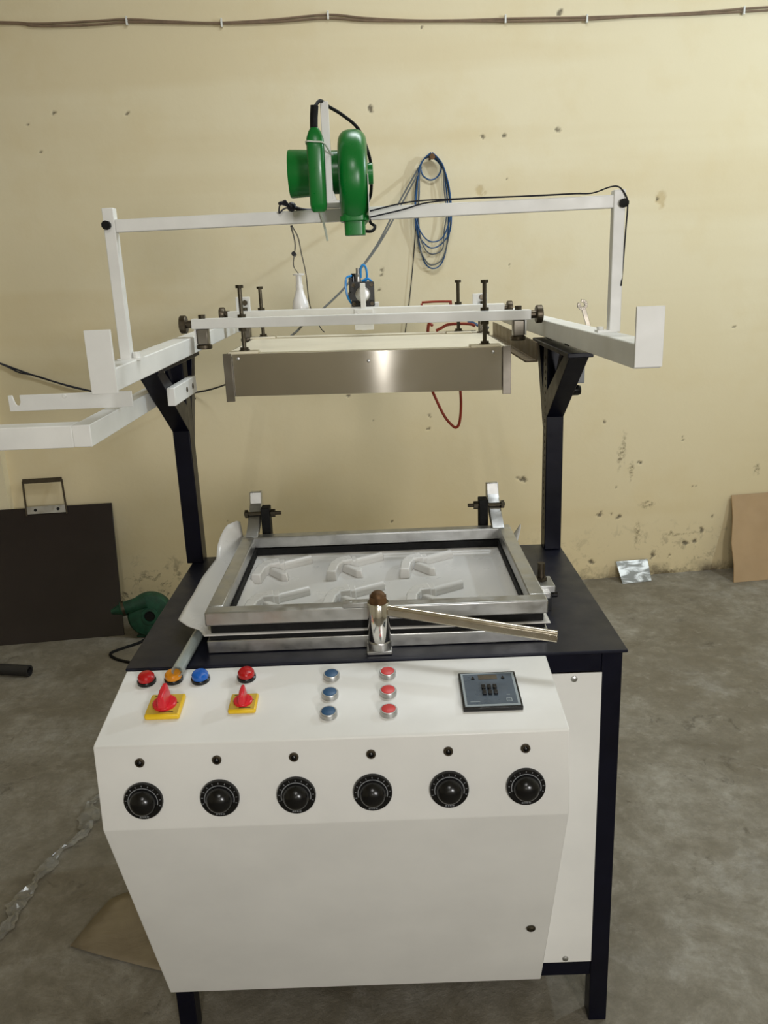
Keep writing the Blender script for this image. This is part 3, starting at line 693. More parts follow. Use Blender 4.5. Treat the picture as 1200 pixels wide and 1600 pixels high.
b = MB(); b.lathe((-0.016, 1.08, 1.455), (0, -1, 0), [(0, 0.021), (0.006, 0.021), (0.008, 0.018), (0.008, 0.009), (0.03, 0.009)], 28); b.build('rod_gland', M['alu'], cy)
b = MB(); b.cyl((-0.016, 1.098, 1.455), (-0.016, 1.33, 1.455), 0.029, n=28); b.prismy(rounded(-0.047, 0.015, 1.423, 1.487, 0.004), 1.33, 1.35); b.build('barrel', M['dsteel'], cy)
b = MB(); b.span((-0.055, 1.09, 1.462), (-0.045, 1.14, 1.502)); b.span((-0.058, 1.10, 1.44), (-0.048, 1.13, 1.462)); b.build('port_block', M['black'], cy, 0.002)
for x, z in ((-0.028, 1.489), (-0.042, 1.489)):
    b = MB(); b.cyl((x, 1.105, z), (x, 1.105, z + 0.014), 0.009, n=12); b.hexa((x, 1.105, z + 0.012), (x, 1.105, z + 0.020), 0.009); b.cyl((x, 1.105, z + 0.02), (x, 1.105, z + (0.038 if x > -0.04 else 0.024)), 0.006, n=10); b.build('fitting', M['alu' if x > -0.04 else 'black'], cy)
b = MB(); b.tube([(-0.008, 1.10, 1.486), (-0.002, 1.10, 1.505), (-0.005, 1.10, 1.528), (-0.013, 1.10, 1.535), (-0.019, 1.10, 1.525), (-0.020, 1.10, 1.50)], 0.0032, 8); b.build('air_hose', M['ltblue'], cy, label='light blue air hose')
b = MB(); b.tube([(-0.046, 1.10, 1.507), (-0.060, 1.09, 1.502), (-0.064, 1.09, 1.48), (-0.060, 1.09, 1.45), (-0.05, 1.10, 1.43)], 0.0032, 8); b.build('air_hose', M['ltblue'], cy, label='light blue air hose')
b = MB(); b.tube([(-0.018, 1.10, 1.491), (0.0, 1.10, 1.497), (0.010, 1.11, 1.489)], 0.0035, 8); b.build('air_hose', M['ltblue'], cy, label='light blue air hose')
b = MB(); b.span((-0.06, 1.31, 1.395), (0.028, 1.37, 1.4225)); b.span((-0.405, 1.32, 1.36), (0.405, 1.36, 1.395)); b.span((-0.447, 1.25, 1.352), (-0.405, 1.36, 1.39)); b.span((0.407, 1.25, 1.352), (0.449, 1.36, 1.39))
b.build('mounting_beam', M['white_arm'], cy, 0.001)
b = MB(); b.span((-0.0215, 1.002, 1.36), (-0.0075, 1.030, 1.487)); b.build('clevis_bar', M['white_arm'], hc, 0.001)
cp = MB().span((-0.040, 0.996, 1.362), (0.012, 1.003, 1.418)).build('clevis_plate', M['white_arm'], hc, 0.001)
for x, z in ((-0.034, 1.405), (0.004, 1.400)): MB().cyl((x, 0.996, z), (x, 0.988, z), 0.006, n=10).build('clevis_screw', M['alu'], cp)

# ------------------------------------------------------------------ green blower on the post
gb = thing('electric_blower', (-0.03, 0.085, 1.58), 'bright green electric hand blower strapped to the white post above the machine', 'blower')
def S(x, z, y=0.085):
    k = (y + 1.362) / 1.482
    return (0.031 + (x - 0.031) * k, y, 1.523 + (z - 1.523) * k)
c0 = S(-0.111, 1.679); c1 = S(-0.020, 1.679)
b = MB(); L = c1[0] - c0[0]
b.lathe(c0, (1, 0, 0), [(0.0, 0.030), (0.0005, 0.0355), (0.003, 0.0368), (L * 0.62, 0.0345), (L * 0.63, 0.033), (L, 0.033)], 36)
b.build('motor_housing', M['green'], gb)
h0 = S(-0.004, 1.667)
pr = []
for k in range(0, 19):
    t = -PI / 2 + PI * k / 18
    ct, st = math.cos(t), math.sin(t)
    pr.append((0.0232 * (abs(st) ** 0.75) * (1 if st > 0 else -1), 0.050 + 0.0245 * abs(ct) ** 0.75))
b = MB(); b.lathe((h0[0], 0.085, h0[2]), (1, 0, 0), pr, 48)
fh = b.build('fan_housing', M['green'], gb)
b = MB(); n0 = S(-0.005, 1.60); b.prism(rounded(-0.0195, 0.0195, -0.030, 0.028, 0.008), lambda a, c: (n0[0] + a, 0.070 + c, 1.640), lambda a, c: (n0[0] + a, 0.070 + c, 1.598))
b.prism(rounded(-0.0235, 0.0235, -0.028, 0.026, 0.008), lambda a, c: (n0[0] + a, 0.070 + c, 1.606), lambda a, c: (n0[0] + a, 0.070 + c, 1.598))
b.prism(rounded(-0.0168, 0.0168, -0.022, 0.020, 0.007), lambda a, c: (n0[0] + a, 0.070 + c, 1.599), lambda a, c: (n0[0] + a, 0.070 + c, 1.5765)); b.build('nozzle', M['green'], gb, 0.001)
k0 = S(0.0135, 1.675); b = MB(); b.lathe((k0[0], 0.085, k0[2]), (1, 0, 0), [(0, 0.0165), (0.0135, 0.0165), (0.0145, 0.0155)], 24); b.build('intake_knob', M['green'], gb)
st = S(0.0165, 1.64); b = MB(); b.prismx([(0.020, 1.603), (0.05, 1.599), (0.055, 1.66), (0.022, 1.665)], h0[0] + 0.0226, h0[0] + 0.0238); b.build('sticker', M['sticker'], gb)
hx = S(-0.0645, 1.68, 0.012)[0]
b = MB()
ring_ = []
for z, hw, hd in ((1.611, 0.008, 0.008), (1.614, 0.0105, 0.012), (1.622, 0.0118, 0.016), (1.70, 0.0122, 0.016), (1.716, 0.0118, 0.015), (1.726, 0.0085, 0.011), (1.731, 0.0055, 0.008)):
    ring_.append([(hx + a * hw * 1.1, 0.010 + c * hd, z) for a, c in [(math.copysign(abs(math.cos(t)) ** 0.5, math.cos(t)), math.copysign(abs(math.sin(t)) ** 0.5, math.sin(t))) for t in [2 * PI * k / 20 for k in range(20)]]])
vs = [p for r in ring_ for p in r]; fs = []
for i in range(len(ring_) - 1):
    for k in range(20): fs.append((i * 20 + k, i * 20 + (k + 1) % 20, (i + 1) * 20 + (k + 1) % 20, (i + 1) * 20 + k))
fs.append(tuple(range(19, -1, -1))); fs.append(tuple(range((len(ring_) - 1) * 20, len(ring_) * 20)))
b.add(vs, fs)
b.span((hx - 0.010, 0.018, 1.645), (hx + 0.010, 0.055, 1.69))
b.build('handle', M['green'], gb, 0.0008)
b = MB(); b.tube([(hx - 0.001, 0.010, 1.728), (hx, 0.010, 1.745), (hx + 0.002, 0.010, 1.762)], 0.0062, 10); b.build('cord_grip', M['rubber'], gb, label='black rubber cord grip')
b = MB(); b.tube([(hx + 0.002, 0.010, 1.760), (hx + 0.010, 0.03, 1.772), (hx + 0.02, 0.06, 1.769), (-0.016, 0.075, 1.758), (0.008, 0.085, 1.738), (0.022, 0.09, 1.703), (0.0255, 0.105, 1.68), (0.0235, 0.12, 1.645), (0.016, 0.13, 1.625), (0.020, 0.128, 1.600), (0.028, 0.12, 1.592), (0.022, 0.11, 1.584), (0.006, 0.10, 1.585)], 0.0026, 8)
b.build('power_cord', M['rubber'], gb, label='black power cord')
zt = thing('zip_tie', (hx, 0.02, 1.70), 'pale zip tie around the green blower handle and white post', 'zip tie')
b = MB(); b.tube([(hx - 0.0135, 0.0, 1.711), (hx - 0.010, -0.0068, 1.711), (hx, -0.0072, 1.710), (hx + 0.011, -0.006, 1.709), (hx + 0.016, 0.01, 1.706), (-0.036, 0.0335, 1.697), (-0.034, 0.0445, 1.697), (-0.046, 0.046, 1.702), (hx - 0.012, 0.027, 1.709), (hx - 0.0135, 0.0, 1.711)], 0.0013, 6)
b.build('tie_loop', M['ziptie'], zt)
b = MB(); b.tube([(-0.066, 0.138, 1.626), (-0.060, 0.134, 1.606), (-0.056, 0.131, 1.585), (-0.054, 0.130, 1.572)], 0.0022, 6)
tag(b.build('zip_tie', M['ziptie']), 'white zip tie tail hanging off the crossbar below the blower handle', 'zip tie')

# ------------------------------------------------------------------ cables and wires
def cable(name, pts, r, mat, label, cat='cable', n=6, smooth=5):
    return tag(MB().tube(pts, r, n, smooth).build(name, M[mat]), label, cat)
b = MB()
z_ = lambda x: 1.6215 + (x + 0.4) * 0.0082
b.tube([(0.012, 0.135, 1.616), (0.088, 0.137, z_(0.088) + 0.004), (0.164, 0.14, z_(0.164) + 0.0055), (0.262, 0.14, z_(0.262) + 0.0045), (0.36, 0.14, z_(0.36) + 0.0045), (0.398, 0.14, 1.632), (0.428, 0.14, 1.6405), (0.444, 0.14, 1.6395), (0.4555, 0.137, 1.624), (0.458, 0.136, 1.608), (0.4575, 0.14, 1.57), (0.4565, 0.142, 1.53), (0.4555, 0.143, 1.50), (0.453, 0.138, 1.478)], 0.0014, 6)
b.tube([(0.012, 0.133, 1.606), (0.075, 0.136, 1.6175), (0.12, 0.137, 1.6275), (0.20, 0.143, 1.6320), (0.30, 0.143, 1.6315), (0.38, 0.143, 1.6325)], 0.0014, 6)
tag(b.build('wire', M['wire']), 'thin dark wire laid along the white crossbar and down the right upright', 'wire')
b = MB()
random.seed(3)
for k in range(9):
    a = 0.006 * math.sin(k * 1.7); c = 0.004 * math.cos(k * 2.1)
    b.tube([(-0.128 + a, 0.130 + c, 1.637 + 0.3 * a), (-0.113, 0.139 + c, 1.6305 + 0.4 * c), (-0.095 + a, 0.146 - c, 1.6245 + 0.2 * c), (-0.07 + a * 2, 0.153 + c, 1.6235)], 0.0023, 6)
b.lathe((-0.117, 0.14, 1.632), (0.8, 0.3, -0.4), [(0, 0.006), (0.003, 0.008), (0.008, 0.008), (0.011, 0.006)], 10)
b.tube([(-0.122, 0.13, 1.636), (-0.131, 0.13, 1.632), (-0.133, 0.132, 1.62), (-0.126, 0.135, 1.626), (-0.114, 0.138, 1.630)], 0.0014, 6)
tag(b.build('cable_bundle', M['wire']), 'tangled bundle of black cable resting on the crossbar left of the blower', 'cable')
# hanging bulb
bu = thing('light_bulb', (-0.206, 1.2, 1.38), 'white bulb in a lamp holder hanging on thin wires behind the cross beams', 'bulb')
b = MB(); b.lathe((-0.206, 1.2, 1.487), (0, 0, 1), [(0, 0.0095), (0.026, 0.0085), (0.0265, 0.0165), (0.031, 0.0175), (0.0325, 0.006)], 24); b.build('lamp_holder', M['bulbwhite'], bu)
b = MB(); b.lathe((-0.206, 1.2, 1.487), (0, 0, -1), [(0, 0.0105), (0.004, 0.0112), (0.012, 0.0105), (0.026, 0.014), (0.050, 0.0225), (0.066, 0.0255), (0.082, 0.024), (0.094, 0.017), (0.099, 0.008), (0.1, 0.001)], 28); b.build('globe', M['bulbwhite'], bu)
b = MB(); b.tube([(-0.206, 1.2, 1.518), (-0.19, 0.9, 1.54), (-0.135, 0.4, 1.575), (-0.118, 0.165, 1.600)], 0.0014, 6); b.lathe((-0.152, 0.55, 1.560), (0, -0.97, 0.08), [(0, 0.005), (0.02, 0.005)], 8)
b.build('flex', M['wire'], bu)
cable('wire', [(-0.116, 0.163, 1.600), (-0.128, 0.4, 1.589), (-0.150, 0.7, 1.566), (-0.167, 1.0, 1.514), (-0.172, 1.13, 1.427), (-0.147, 1.14, 1.365), (-0.134, 1.115, 1.352)], 0.0014, 'wire', 'thin black wire from the crossbar sagging down behind the cross beams beside the bulb', 'wire')
# red heater cable
cable('heater_cable', [(0.172, 1.112, 1.30), (0.165, 1.112, 1.24), (0.17, 1.105, 1.19), (0.187, 1.10, 1.145), (0.21, 1.10, 1.095), (0.232, 1.10, 1.066), (0.246, 1.10, 1.058), (0.256, 1.10, 1.075), (0.261, 1.10, 1.13), (0.258, 1.105, 1.20), (0.255, 1.112, 1.30)], 0.0045, 'redcable', 'dull red heater cable looping below the back of the heater box')
b = MB(); b.tube([(0.168, 1.108, 1.30), (0.168, 1.108, 1.345), (0.172, 1.10, 1.366), (0.18, 1.09, 1.36)], 0.0045, 8)
b.tube([(0.19, 1.075, 1.346), (0.206, 1.07, 1.354), (0.222, 1.065, 1.362), (0.25, 1.06, 1.364), (0.285, 1.06, 1.362), (0.30, 1.06, 1.356)], 0.0042, 8)
b.tube([(0.150, 1.066, 1.4265), (0.19, 1.064, 1.4275), (0.235, 1.062, 1.4262)], 0.0032, 8)
b.span((0.146, 1.041, 1.412), (0.152, 1.070, 1.424)); b.span((0.228, 1.041, 1.412), (0.234, 1.068, 1.424))
tag(b.build('heater_cable', M['redcable']), 'short red cables crossing the back edge of the heater top', 'cable')
cable('air_hose', [(0.282, 1.09, 1.366), (0.300, 1.09, 1.362), (0.318, 1.08, 1.352), (0.34, 1.07, 1.349)], 0.0045, 'bluetube', 'short blue air hose at the right back corner of the heater top', 'hose')

# hose coil on the wall
nail = wallp(0.267, 1.962, 0.0)
ch = thing('hose_coil', wallp(0.267, 1.51, 0.0), 'coil of thin blue air hose hung on a nail in the yellow wall', 'hose')
b = MB(); b.cyl(nail, nail - WALL_N * 0.06, 0.006, n=10); b.cyl(nail - WALL_N * 0.06, nail - WALL_N * 0.064, 0.012, n=12); b.build('nail', M['rust'], ch)
random.seed(11)
zb_ = [1.515, 1.53, 1.60, 1.575, 1.625]
for k in range(5):
    xl = 0.205 - 0.010 * (k % 3) + 0.012 * (k == 2); xr = 0.338 + 0.006 * (k % 3) - 0.014 * (k == 3); zb = zb_[k]
    j = lambda s: random.uniform(-s, s)
    d = 0.020 + 0.006 * k
    hgt = 1.83 - zb
    P2 = [(0.267 + j(.006), 1.968 + 0.003 * k), (0.235, 1.955), (0.217 + j(.004), 1.915), (xl + 0.006 + j(.005), 1.83), (xl + j(.005), zb + hgt * 0.6), (xl + 0.008 + j(.006), zb + hgt * 0.28), (0.236, zb + hgt * 0.06), (0.272 + j(.008), zb), (0.308, zb + hgt * 0.08), (xr - 0.008, zb + hgt * 0.33 + j(.01)), (xr + j(.004), zb + hgt * 0.65), (xr - 0.008 + j(.004), 1.84), (0.318, 1.92), (0.297, 1.955), (0.267 + j(.004), 1.968 + 0.003 * k)]
    b = MB(); b.tube([wallp(x, z, d) for x, z in P2], 0.0031, 6); b.build('hose_loop', M['bluetube'] if k in (0, 2, 4) else M['greytube'], ch)
b = MB(); b.tube([wallp(x, z, 0.016) for x, z in [(0.224, 1.93), (0.233, 1.895), (0.265, 1.876), (0.297, 1.89), (0.312, 1.925), (0.290, 1.955), (0.262, 1.966)]], 0.0036, 6); b.build('hose_loop', M['bluetube'], ch)
for s, (dx) in enumerate((0.0, 0.012)):
    q0 = wallp(0.215 + dx, 1.925, 0.02)
    b = MB(); b.tube([q0, (0.12 + dx, 2.25, 1.77 - 0.003 * s), (0.025 + dx * 0.5, 1.98, 1.605), (-0.08, 1.72, 1.475), (-0.165, 1.55, 1.398), (-0.215, 1.40, 1.362), (-0.232, 1.30, 1.345), (-0.235, 1.15, 1.342), (-0.235, 1.115, 1.34)], 0.0036, 6); b.build('hose_tail', M['greytube'], ch, label='grey hose tail running down to the machine')
b = MB(); b.tube([wallp(x, z, 0.014) for x, z in [(0.200, 1.72), (0.193, 1.65), (0.182, 1.545), (0.160, 1.38), (0.140, 1.262), (0.13, 1.19), (0.14, 1.1)]], 0.0022, 6); b.build('hose_tail', M['wire'], ch, label='thin dark wire tail')

# wire at far left of the wall
b = MB(); b.tube([wallp(x, z, 0.012) if x > -1.64 else wallp(x, z, 0.052) for x, z in [(-2.2, 1.52), (-1.9, 1.34), (-1.62, 1.207), (-1.53, 1.166), (-1.455, 1.134), (-1.30, 1.078), (-1.1, 1.03), (-0.8, 1.03)]] + [(-0.6, 2.15, 1.09), (-0.42, 1.7, 1.18), (-0.345, 1.25, 1.27), (-0.325, 1.103, 1.30)], 0.004, 6)
b.tube([wallp(x, z, 0.014) if x > -1.64 else wallp(x, z, 0.054) for x, z in [(-2.2, 1.54), (-1.9, 1.35), (-1.60, 1.197), (-1.53, 1.157), (-1.455, 1.136), (-1.30, 1.076), (-1.1, 1.034), (-0.8, 1.004)]], 0.0035, 6)
tag(b.build('wall_wire', M['wire']), 'pair of thin dark wires sagging across the wall at the left edge', 'wire')
# clipped cable along the top of the wall
wc = thing('wall_cable', wallp(0.2, 2.48, 0), 'twin brown cable clipped along the top of the yellow wall', 'cable')
CP = [(-3.15, 2.492), (-2.0, 2.49), (-1.392, 2.492), (-1.274, 2.484), (-1.167, 2.483), (-1.033, 2.486), (-0.911, 2.491), (-0.765, 2.485), (-0.567, 2.48), (-0.341, 2.487), (-0.132, 2.498), (0.015, 2.485), (0.222, 2.478), (0.405, 2.478), (0.617, 2.478), (0.884, 2.477), (1.155, 2.486), (1.375, 2.493), (1.708, 2.506), (2.1, 2.52), (2.8, 2.53), (3.55, 2.53)]
for s in range(2):
    b = MB(); b.tube([wallp(x, z + (0.0035 if s else -0.0035) + 0.003 * math.sin(x * 7 + s * 2.2), 0.010 if x > -1.65 else 0.055) for x, z in CP], 0.0043, 6, 4); b.build('cable_run', M['browncable'], wc)
for x, z in [(-0.916, 2.489), (-0.552, 2.478), (-0.132, 2.5), (0.587, 2.478), (0.928, 2.475), (1.6, 2.498)]:
    b = MB(); b.beam(wallp(x, z - 0.013, 0.010), wallp(x, z + 0.016, 0.010), 0.007, 0.016, WALL_N); b.lathe(wallp(x, z + 0.015, 0.004), -WALL_N, [(0, 0.003), (0.016, 0.003)], 8); b.build('cable_clip', M['sticker'], wc)

# ------------------------------------------------------------------ the formed plastic sheet in the clamp frame
def sstep(a, b_, t):
    t = max(0, min(1, (t - a) / (b_ - a))); return t * t * (3 - 2 * t)
NX, NY = 90, 60
b = MB(); vs = []; fs = []
FLAP = [(0.045, -0.316, 0.0), (0.073, -0.330, 0.0), (0.093, -0.357, 0.0), (0.126, -0.383, 0.0), (0.183, -0.381, 0.004), (0.232, -0.374, 0.012), (0.317, -0.374, 0.014), (0.421, -0.362, 0.020), (0.455, -0.364, 0.040), (0.475, -0.358, 0.058), (0.495, -0.347, 0.076), (0.515, -0.325, 0.080), (0.53, -0.313, 0.07)]
def flap(y):       # outline and lift of the loose left flap
    for (a, xa, za), (c, xc, zc) in zip(FLAP, FLAP[1:]):
        if a <= y <= c:
            t = (y - a) / (c - a); return xa + (xc - xa) * t, za + (zc - za) * t
    return FLAP[-1][1:]
for j in range(NY + 1):
    v = j / NY; y = 0.045 + v * 0.485
    xl, lift_ = flap(y); xr = 0.322 + 0.024 * sstep(0.86, 1.0, v)
    for i in range(NX + 1):
        u = i / NX; x = xl + (xr - xl) * u
        z = 0.8866
        ins = sstep(-0.274, -0.262, x) * (1 - sstep(0.268, 0.280, x)) * sstep(0.084, 0.094, y) * (1 - sstep(0.468, 0.480, y))
        z -= 0.0125 * ins
        out = max(0.0, (-0.313 - x) / max(0.004, -0.313 - xl))
        if out > 0: z += lift_ * out
        rr = max(0.0, (x - 0.319) / 0.03)
        z += rr * 0.045 * sstep(0.86, 1.0, v)
        vs.append((x, y, z))
for j in range(NY):
    for i in range(NX):
        a = j * (NX + 1) + i; fs.append((a, a + 1, a + NX + 2, a + NX + 1))
b.add(vs, fs)
sh = b.build('plastic_sheet', M['film'], solid=0.0012, angle=60)
tag(sh, 'white plastic forming sheet clamped in the steel frame, with a ragged loose left edge', 'sheet')
def shape(x0, y0):
    b = MB(); zb = 0.8735
    def lift(poly, h, tp):
        cx_ = sum(p[0] for p in poly) / len(poly); cy_ = sum(p[1] for p in poly) / len(poly)
        b.prism(poly, lambda a, c: (x0 + a, y0 + c, zb), lambda a, c: (x0 + cx_ + (a - cx_) * tp, y0 + cy_ + (c - cy_) * tp, zb + h))
    # curved head, as three blocks of an arc, then stub, claw and handle
    lift([(0.0, 0.0), (0.007, -0.037), (-0.020, -0.044), (-0.034, -0.018)], 0.024, 0.93)
    lift([(-0.030, -0.012), (-0.014, -0.042), (-0.026, -0.068), (-0.047, -0.055)], 0.024, 0.96)
    lift([(-0.046, -0.050), (-0.023, -0.062), (-0.028, -0.108), (-0.051, -0.108)], 0.024, 0.93)
    lift([(-0.002, -0.002), (0.014, 0.002), (0.016, -0.030), (0.002, -0.034)], 0.020, 0.9)
    lift([(-0.020, -0.050), (-0.006, -0.046), (0.030, -0.078), (0.030, -0.098), (0.016, -0.096)], 0.018, 0.85)
    p0 = Vector((x0 + 0.005, y0 - 0.020, zb + 0.011)); p1 = Vector((x0 + 0.072, y0 + 0.020, zb + 0.011))
    b.cyl(p0, p1, 0.0088, n=14); b.beam(p0 - Vector((0, 0, 0.006)), p1 - Vector((0, 0, 0.006)), 0.0176, 0.011)
    return b
m0 = shape(-0.222, 0.440).build('moulded_shape', M['film'], sh, 0.003, seg=3)
for x, y in ((-0.058, 0.442), (0.102, 0.440), (-0.212, 0.245), (-0.056, 0.258), (0.108, 0.250)):
    dup(m0, (x + 0.222, y - 0.440, 0), sh)

# clear tube at the left of the table
gt = thing('clear_tube', (-0.34, 0.08, H), 'clear plastic tube lying by the left of the clamp frame and poking over the console', 'tube')
b = MB(); p0 = Vector((-0.3475, -0.044, 0.8625)); p1 = Vector((-0.338, 0.26, 0.8610)); dd = (p1 - p0).normalized(); Lg = (p1 - p0).length
b.lathe(p0, dd, [(0, 0.0085), (0, 0.0105), (Lg, 0.0105), (Lg, 0.0085), (0, 0.0085)], 24, cap=False); b.build('tube_wall', M['glasstube'], gt)
# spanner on the right arm
b = MB()
B0 = Vector((0.4665, 0.42, 1.3915)); B1 = Vector((0.455, 0.42, 1.428))
b.beam(B0 - (B1 - B0) * 1.3, B1, 0.009, 0.004, (0, 1, 0))
dn = (B1 - B0).normalized()
for rr, a0_, a1_ in ((0.0095, -50, 230),):
    rt = Vector((dn.z, 0, -dn.x))
    ctr = B1 + dn * 0.007
    for k in range(10):
        a = math.radians(a0_ + (a1_ - a0_) * k / 9 + 205); c_ = ctr + (rt * math.cos(a) + dn * math.sin(a)) * 0.0075
        b.box(c_, (0.006, 0.005, 0.006), Matrix.Rotation(-a, 3, 'Y'))
tag(b.build('spanner', M['flange'], bevel=0.0006), 'small steel spanner hooked upright behind the right white arm', 'spanner')

# ------------------------------------------------------------------ things along the wall and on the floor
# dark board leaning on the wall
b = MB()
f = lambda x, t: Vector((x, (2.19 + 0.12 * x) * (1 - t) + (wy(x) - 0.062) * t, 0.566 * t))
q = [f(-2.05, 0), f(-1.165, 0), f(-1.202, 1), f(-2.07, 1)]
nb = (q[1] - q[0]).cross(q[3] - q[0]).normalized()
if nb.y < 0: nb = -nb
b.add([p for p in q] + [p + nb * 0.012 for p in q], [(0, 1, 2, 3), (7, 6, 5, 4), (0, 4, 5, 1), (1, 5, 6, 2), (2, 6, 7, 3), (3, 7, 4, 0)])
bd = tag(b.build('laminate_board', M['board'], bevel=0.001), 'large dark glossy laminate board leaning against the left of the wall', 'board')
up = (q[3] - q[0]).normalized(); rt = (q[2] - q[3]).normalized()
tl_ = q[3] + (q[2] - q[3]) * ((-1.566 + 2.07) / (2.07 - 1.202))
sf = thing('steel_stand', tl_, 'small square steel wire frame hooked over the top edge of the dark board', 'frame')
A = tl_ - nb * 0.004; Wd = 0.168
b = MB(); b.beam(A + up * -0.012, A + rt * Wd + up * -0.012 , 0.004, 0.034, up); pl = b.build('base_plate', M['alu'], sf, 0.0008)
b = MB()
for k in (0.22, 0.80): b.cyl(A + rt * Wd * k - up * 0.012 - nb * 0.002, A + rt * Wd * k - up * 0.012 - nb * 0.003, 0.007, n=12)
b.build('plate_hole', M['rubber'], pl)
b = MB()
c_ = [A - up * 0.035 - nb * 0.002, A - rt * 0.012 + up * 0.118, A + rt * (Wd - 0.012) + up * 0.118, A + rt * (Wd + 0.004) - up * 0.035 - nb * 0.002]
for a_, d2 in ((0, 1), (2, 3)): b.beam(c_[a_], c_[d2], 0.007, 0.007, nb)
b.beam(c_[1], c_[2], 0.012, 0.020, up)
b.build('wire_loop', M['dsteel'], sf)
# old green blower on the floor
og = thing('old_blower', (-1.06, 2.02, 0), 'dusty dark green blower lying on the floor beside the dark board', 'blower')
ax = Vector((0.16, -0.96, 0.12)).normalized(); oc = Vector((-1.035, 2.045, 0.098))
b = MB(); b.lathe(oc, ax, [(-0.045, 0.055), (-0.043, 0.085), (-0.030, 0.097), (0.015, 0.097), (0.028, 0.088), (0.034, 0.070), (0.036, 0.040)], 36); b.build('fan_casing', M['oldgreen'], og)
b = MB(); b.lathe(oc, ax, [(0.03, 0.040), (0.040, 0.036), (0.041, 0.024), (0.034, 0.022)], 24); b.build('intake_ring', M['oldgreen'], og)
b = MB(); b.lathe(oc, ax, [(0.033, 0.024), (0.0375, 0.022), (0.0385, 0.008)], 16); b.build('intake_hole', M['rubber'], og)
b = MB(); b.lathe(oc, -ax, [(0.044, 0.045), (0.12, 0.045), (0.13, 0.035)], 20); b.build('motor', M['oldgreen'], og)
s0 = oc + Vector((-0.01, -0.005, 0.062)); s1 = oc + Vector((-0.155, -0.045, 0.035))
b = MB(); dd = s1 - s0; b.lathe(s0, dd, [(0, 0.034), (dd.length * 0.6, 0.028), (dd.length * 0.62, 0.033), (dd.length * 0.72, 0.033), (dd.length * 0.74, 0.024), (dd.length, 0.010)], 20); b.build('outlet_nozzle', M['oldgreen'], og)
b = MB(); b.lathe(s0 + dd * 0.61, dd, [(0, 0.034), (0.012, 0.034)], 20); b.build('clamp_ring', M['dsteel'], og)
b = MB(); b.tube([oc + Vector((0.0, 0.0, -0.085)), (-1.06, 1.96, 0.008), (-1.12, 1.91, 0.005), (-1.165, 1.86, 0.005), (-1.135, 1.81, 0.005), (-1.06, 1.765, 0.005), (-0.9, 1.70, 0.005)], 0.006, 8); b.build('power_cord', M['rubber'], og, label='dark power cord trailing on the floor')
b = MB(); b.span((-1.10, 2.02, 0.0), (-0.98, 2.10, 0.008)); b.build('foot', M['oldgreen'], og)
# black pipe end at the left edge
pp = thing('black_pipe', (-1.7, 1.7, 0), 'black pipe lying on the floor at the far left edge', 'pipe')
b = MB(); p1 = Vector((-1.437, 1.685, 0.0235)); p0 = Vector((-2.05, 1.80, 0.0235)); dd = p1 - p0
b.lathe(p0, dd, [(0, 0.0225), (dd.length, 0.0225), (dd.length, 0.016), (dd.length - 0.05, 0.016), (dd.length - 0.05, 0.001)], 20); b.build('pipe_wall', M['pipe'], pp)
# cardboard
cbd = MB()
cq = [Vector((1.69, 2.39, 0.001)), Vector((2.16, 2.45, 0.001)), Vector((2.17, 2.605, 0.395)), Vector((1.718, 2.56, 0.392))]
nc = (cq[1] - cq[0]).cross(cq[3] - cq[0]).normalized()
if nc.y < 0: nc = -nc
edge = [cq[0], cq[1], cq[2], cq[3], cq[0].lerp(cq[3], 0.75) + Vector((0.004, 0, 0)), cq[0].lerp(cq[3], 0.45) + Vector((-0.006, 0, 0)), cq[0].lerp(cq[3], 0.2) + Vector((0.003, 0, 0))]
n_ = len(edge)
cbd.add(edge + [p + nc * 0.006 for p in edge], [tuple(range(n_)), tuple(reversed(range(n_, 2 * n_)))] + [(k, (k + 1) % n_, n_ + (k + 1) % n_, n_ + k) for k in range(n_)])
tag(cbd.build('cardboard_sheet', M['cardboard']), 'brown cardboard sheet leaning against the wall at the right edge', 'cardboard')
# aluminium offcut
aq = [Vector((1.163, 2.43, 0.001)), Vector((1.312, 2.452, 0.001)), Vector((1.306, 2.512, 0.095)), Vector((1.145, 2.498, 0.093))]
na = (aq[1] - aq[0]).cross(aq[3] - aq[0]).normalized()
if na.y < 0: na = -na
b = MB(); b.add(aq + [p + na * 0.003 for p in aq], [(0, 1, 2, 3), (7, 6, 5, 4), (0, 4, 5, 1), (1, 5, 6, 2), (2, 6, 7, 3), (3, 7, 4, 0)])
tag(b.build('metal_offcut', M['alusheet'], bevel=0.0006), 'small scuffed aluminium sheet offcut propped at the foot of the wall', 'sheet')
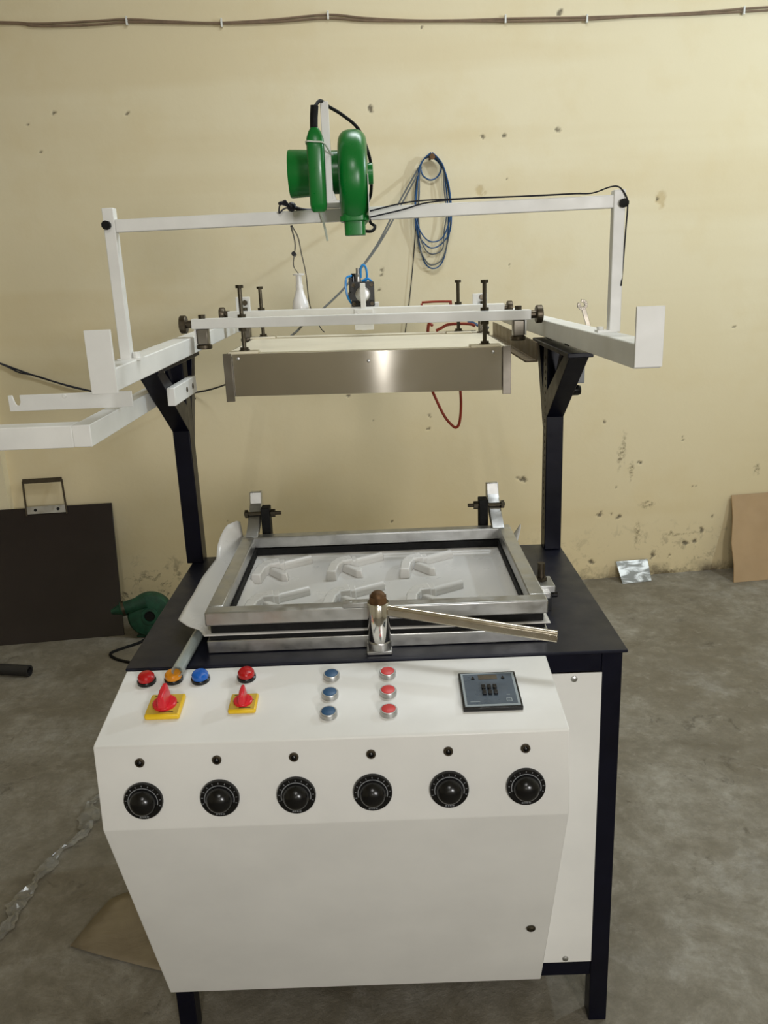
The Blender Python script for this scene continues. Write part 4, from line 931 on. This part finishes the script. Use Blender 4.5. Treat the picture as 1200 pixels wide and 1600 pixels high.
# crumpled clear wrap
random.seed(21)
path = catmull([(-0.86, 0.86, 0), (-0.902, 0.80, 0), (-0.875, 0.72, 0), (-0.882, 0.655, 0), (-0.925, 0.57, 0), (-0.93, 0.50, 0), (-0.95, 0.42, 0), (-0.945, 0.34, 0), (-0.98, 0.24, 0), (-1.05, 0.15, 0)], 7)
b = MB(); vs = []; fs = []; K = 7
for i, p in enumerate(path):
    wdt = 0.020 + 0.009 * math.sin(i * 0.63) + random.uniform(-0.004, 0.004)
    for k in range(K):
        t = k / (K - 1) * 2 - 1
        vs.append((p.x + t * wdt + random.uniform(-0.003, 0.003), p.y + t * 0.016 + random.uniform(-0.003, 0.003), 0.003 + (1 - t * t) * 0.012 * (0.6 + 0.4 * math.sin(i * 1.3)) + random.uniform(0, 0.007)))
for i in range(len(path) - 1):
    for k in range(K - 1):
        a = i * K + k; fs.append((a, a + 1, a + K + 1, a + K))
b.add(vs, fs); tag(b.build('plastic_wrap', M['clearfilm'], solid=0.0006, flat=True), 'crumpled strip of clear plastic wrap on the floor left of the machine', 'plastic')
# brown sheet
b = MB(); vs = []; fs = []
out = [(-0.766, 0.254), (-0.742, 0.330), (-0.717, 0.402), (-0.700, 0.418), (-0.679, 0.430), (-0.60, 0.44), (-0.47, 0.43), (-0.33, 0.41), (-0.30, 0.28), (-0.32, 0.12), (-0.42, 0.14), (-0.523, 0.168), (-0.62, 0.20), (-0.70, 0.227)]
ctr = (-0.53, 0.30); NR = 7; n_ = len(out)
for r in range(NR + 1):
    for k, (x, y) in enumerate(out):
        t = r / NR
        px = ctr[0] + (x - ctr[0]) * t; py = ctr[1] + (y - ctr[1]) * t
        vs.append((px, py, 0.004 + 0.003 * math.sin(px * 40) * math.cos(py * 31) + 0.004 * (t > 0.9) * (1 + math.sin(k * 1.7)) * 0.5 * (k % 2)))
for r in range(NR):
    for k in range(n_):
        a = r * n_ + k; a2 = r * n_ + (k + 1) % n_; fs.append((a, a2, a2 + n_, a + n_))
b.add(vs, fs); tag(b.build('packing_sheet', M['kraft'], solid=0.0008, angle=60), 'creased brown packing sheet on the floor by the left front leg', 'sheet')
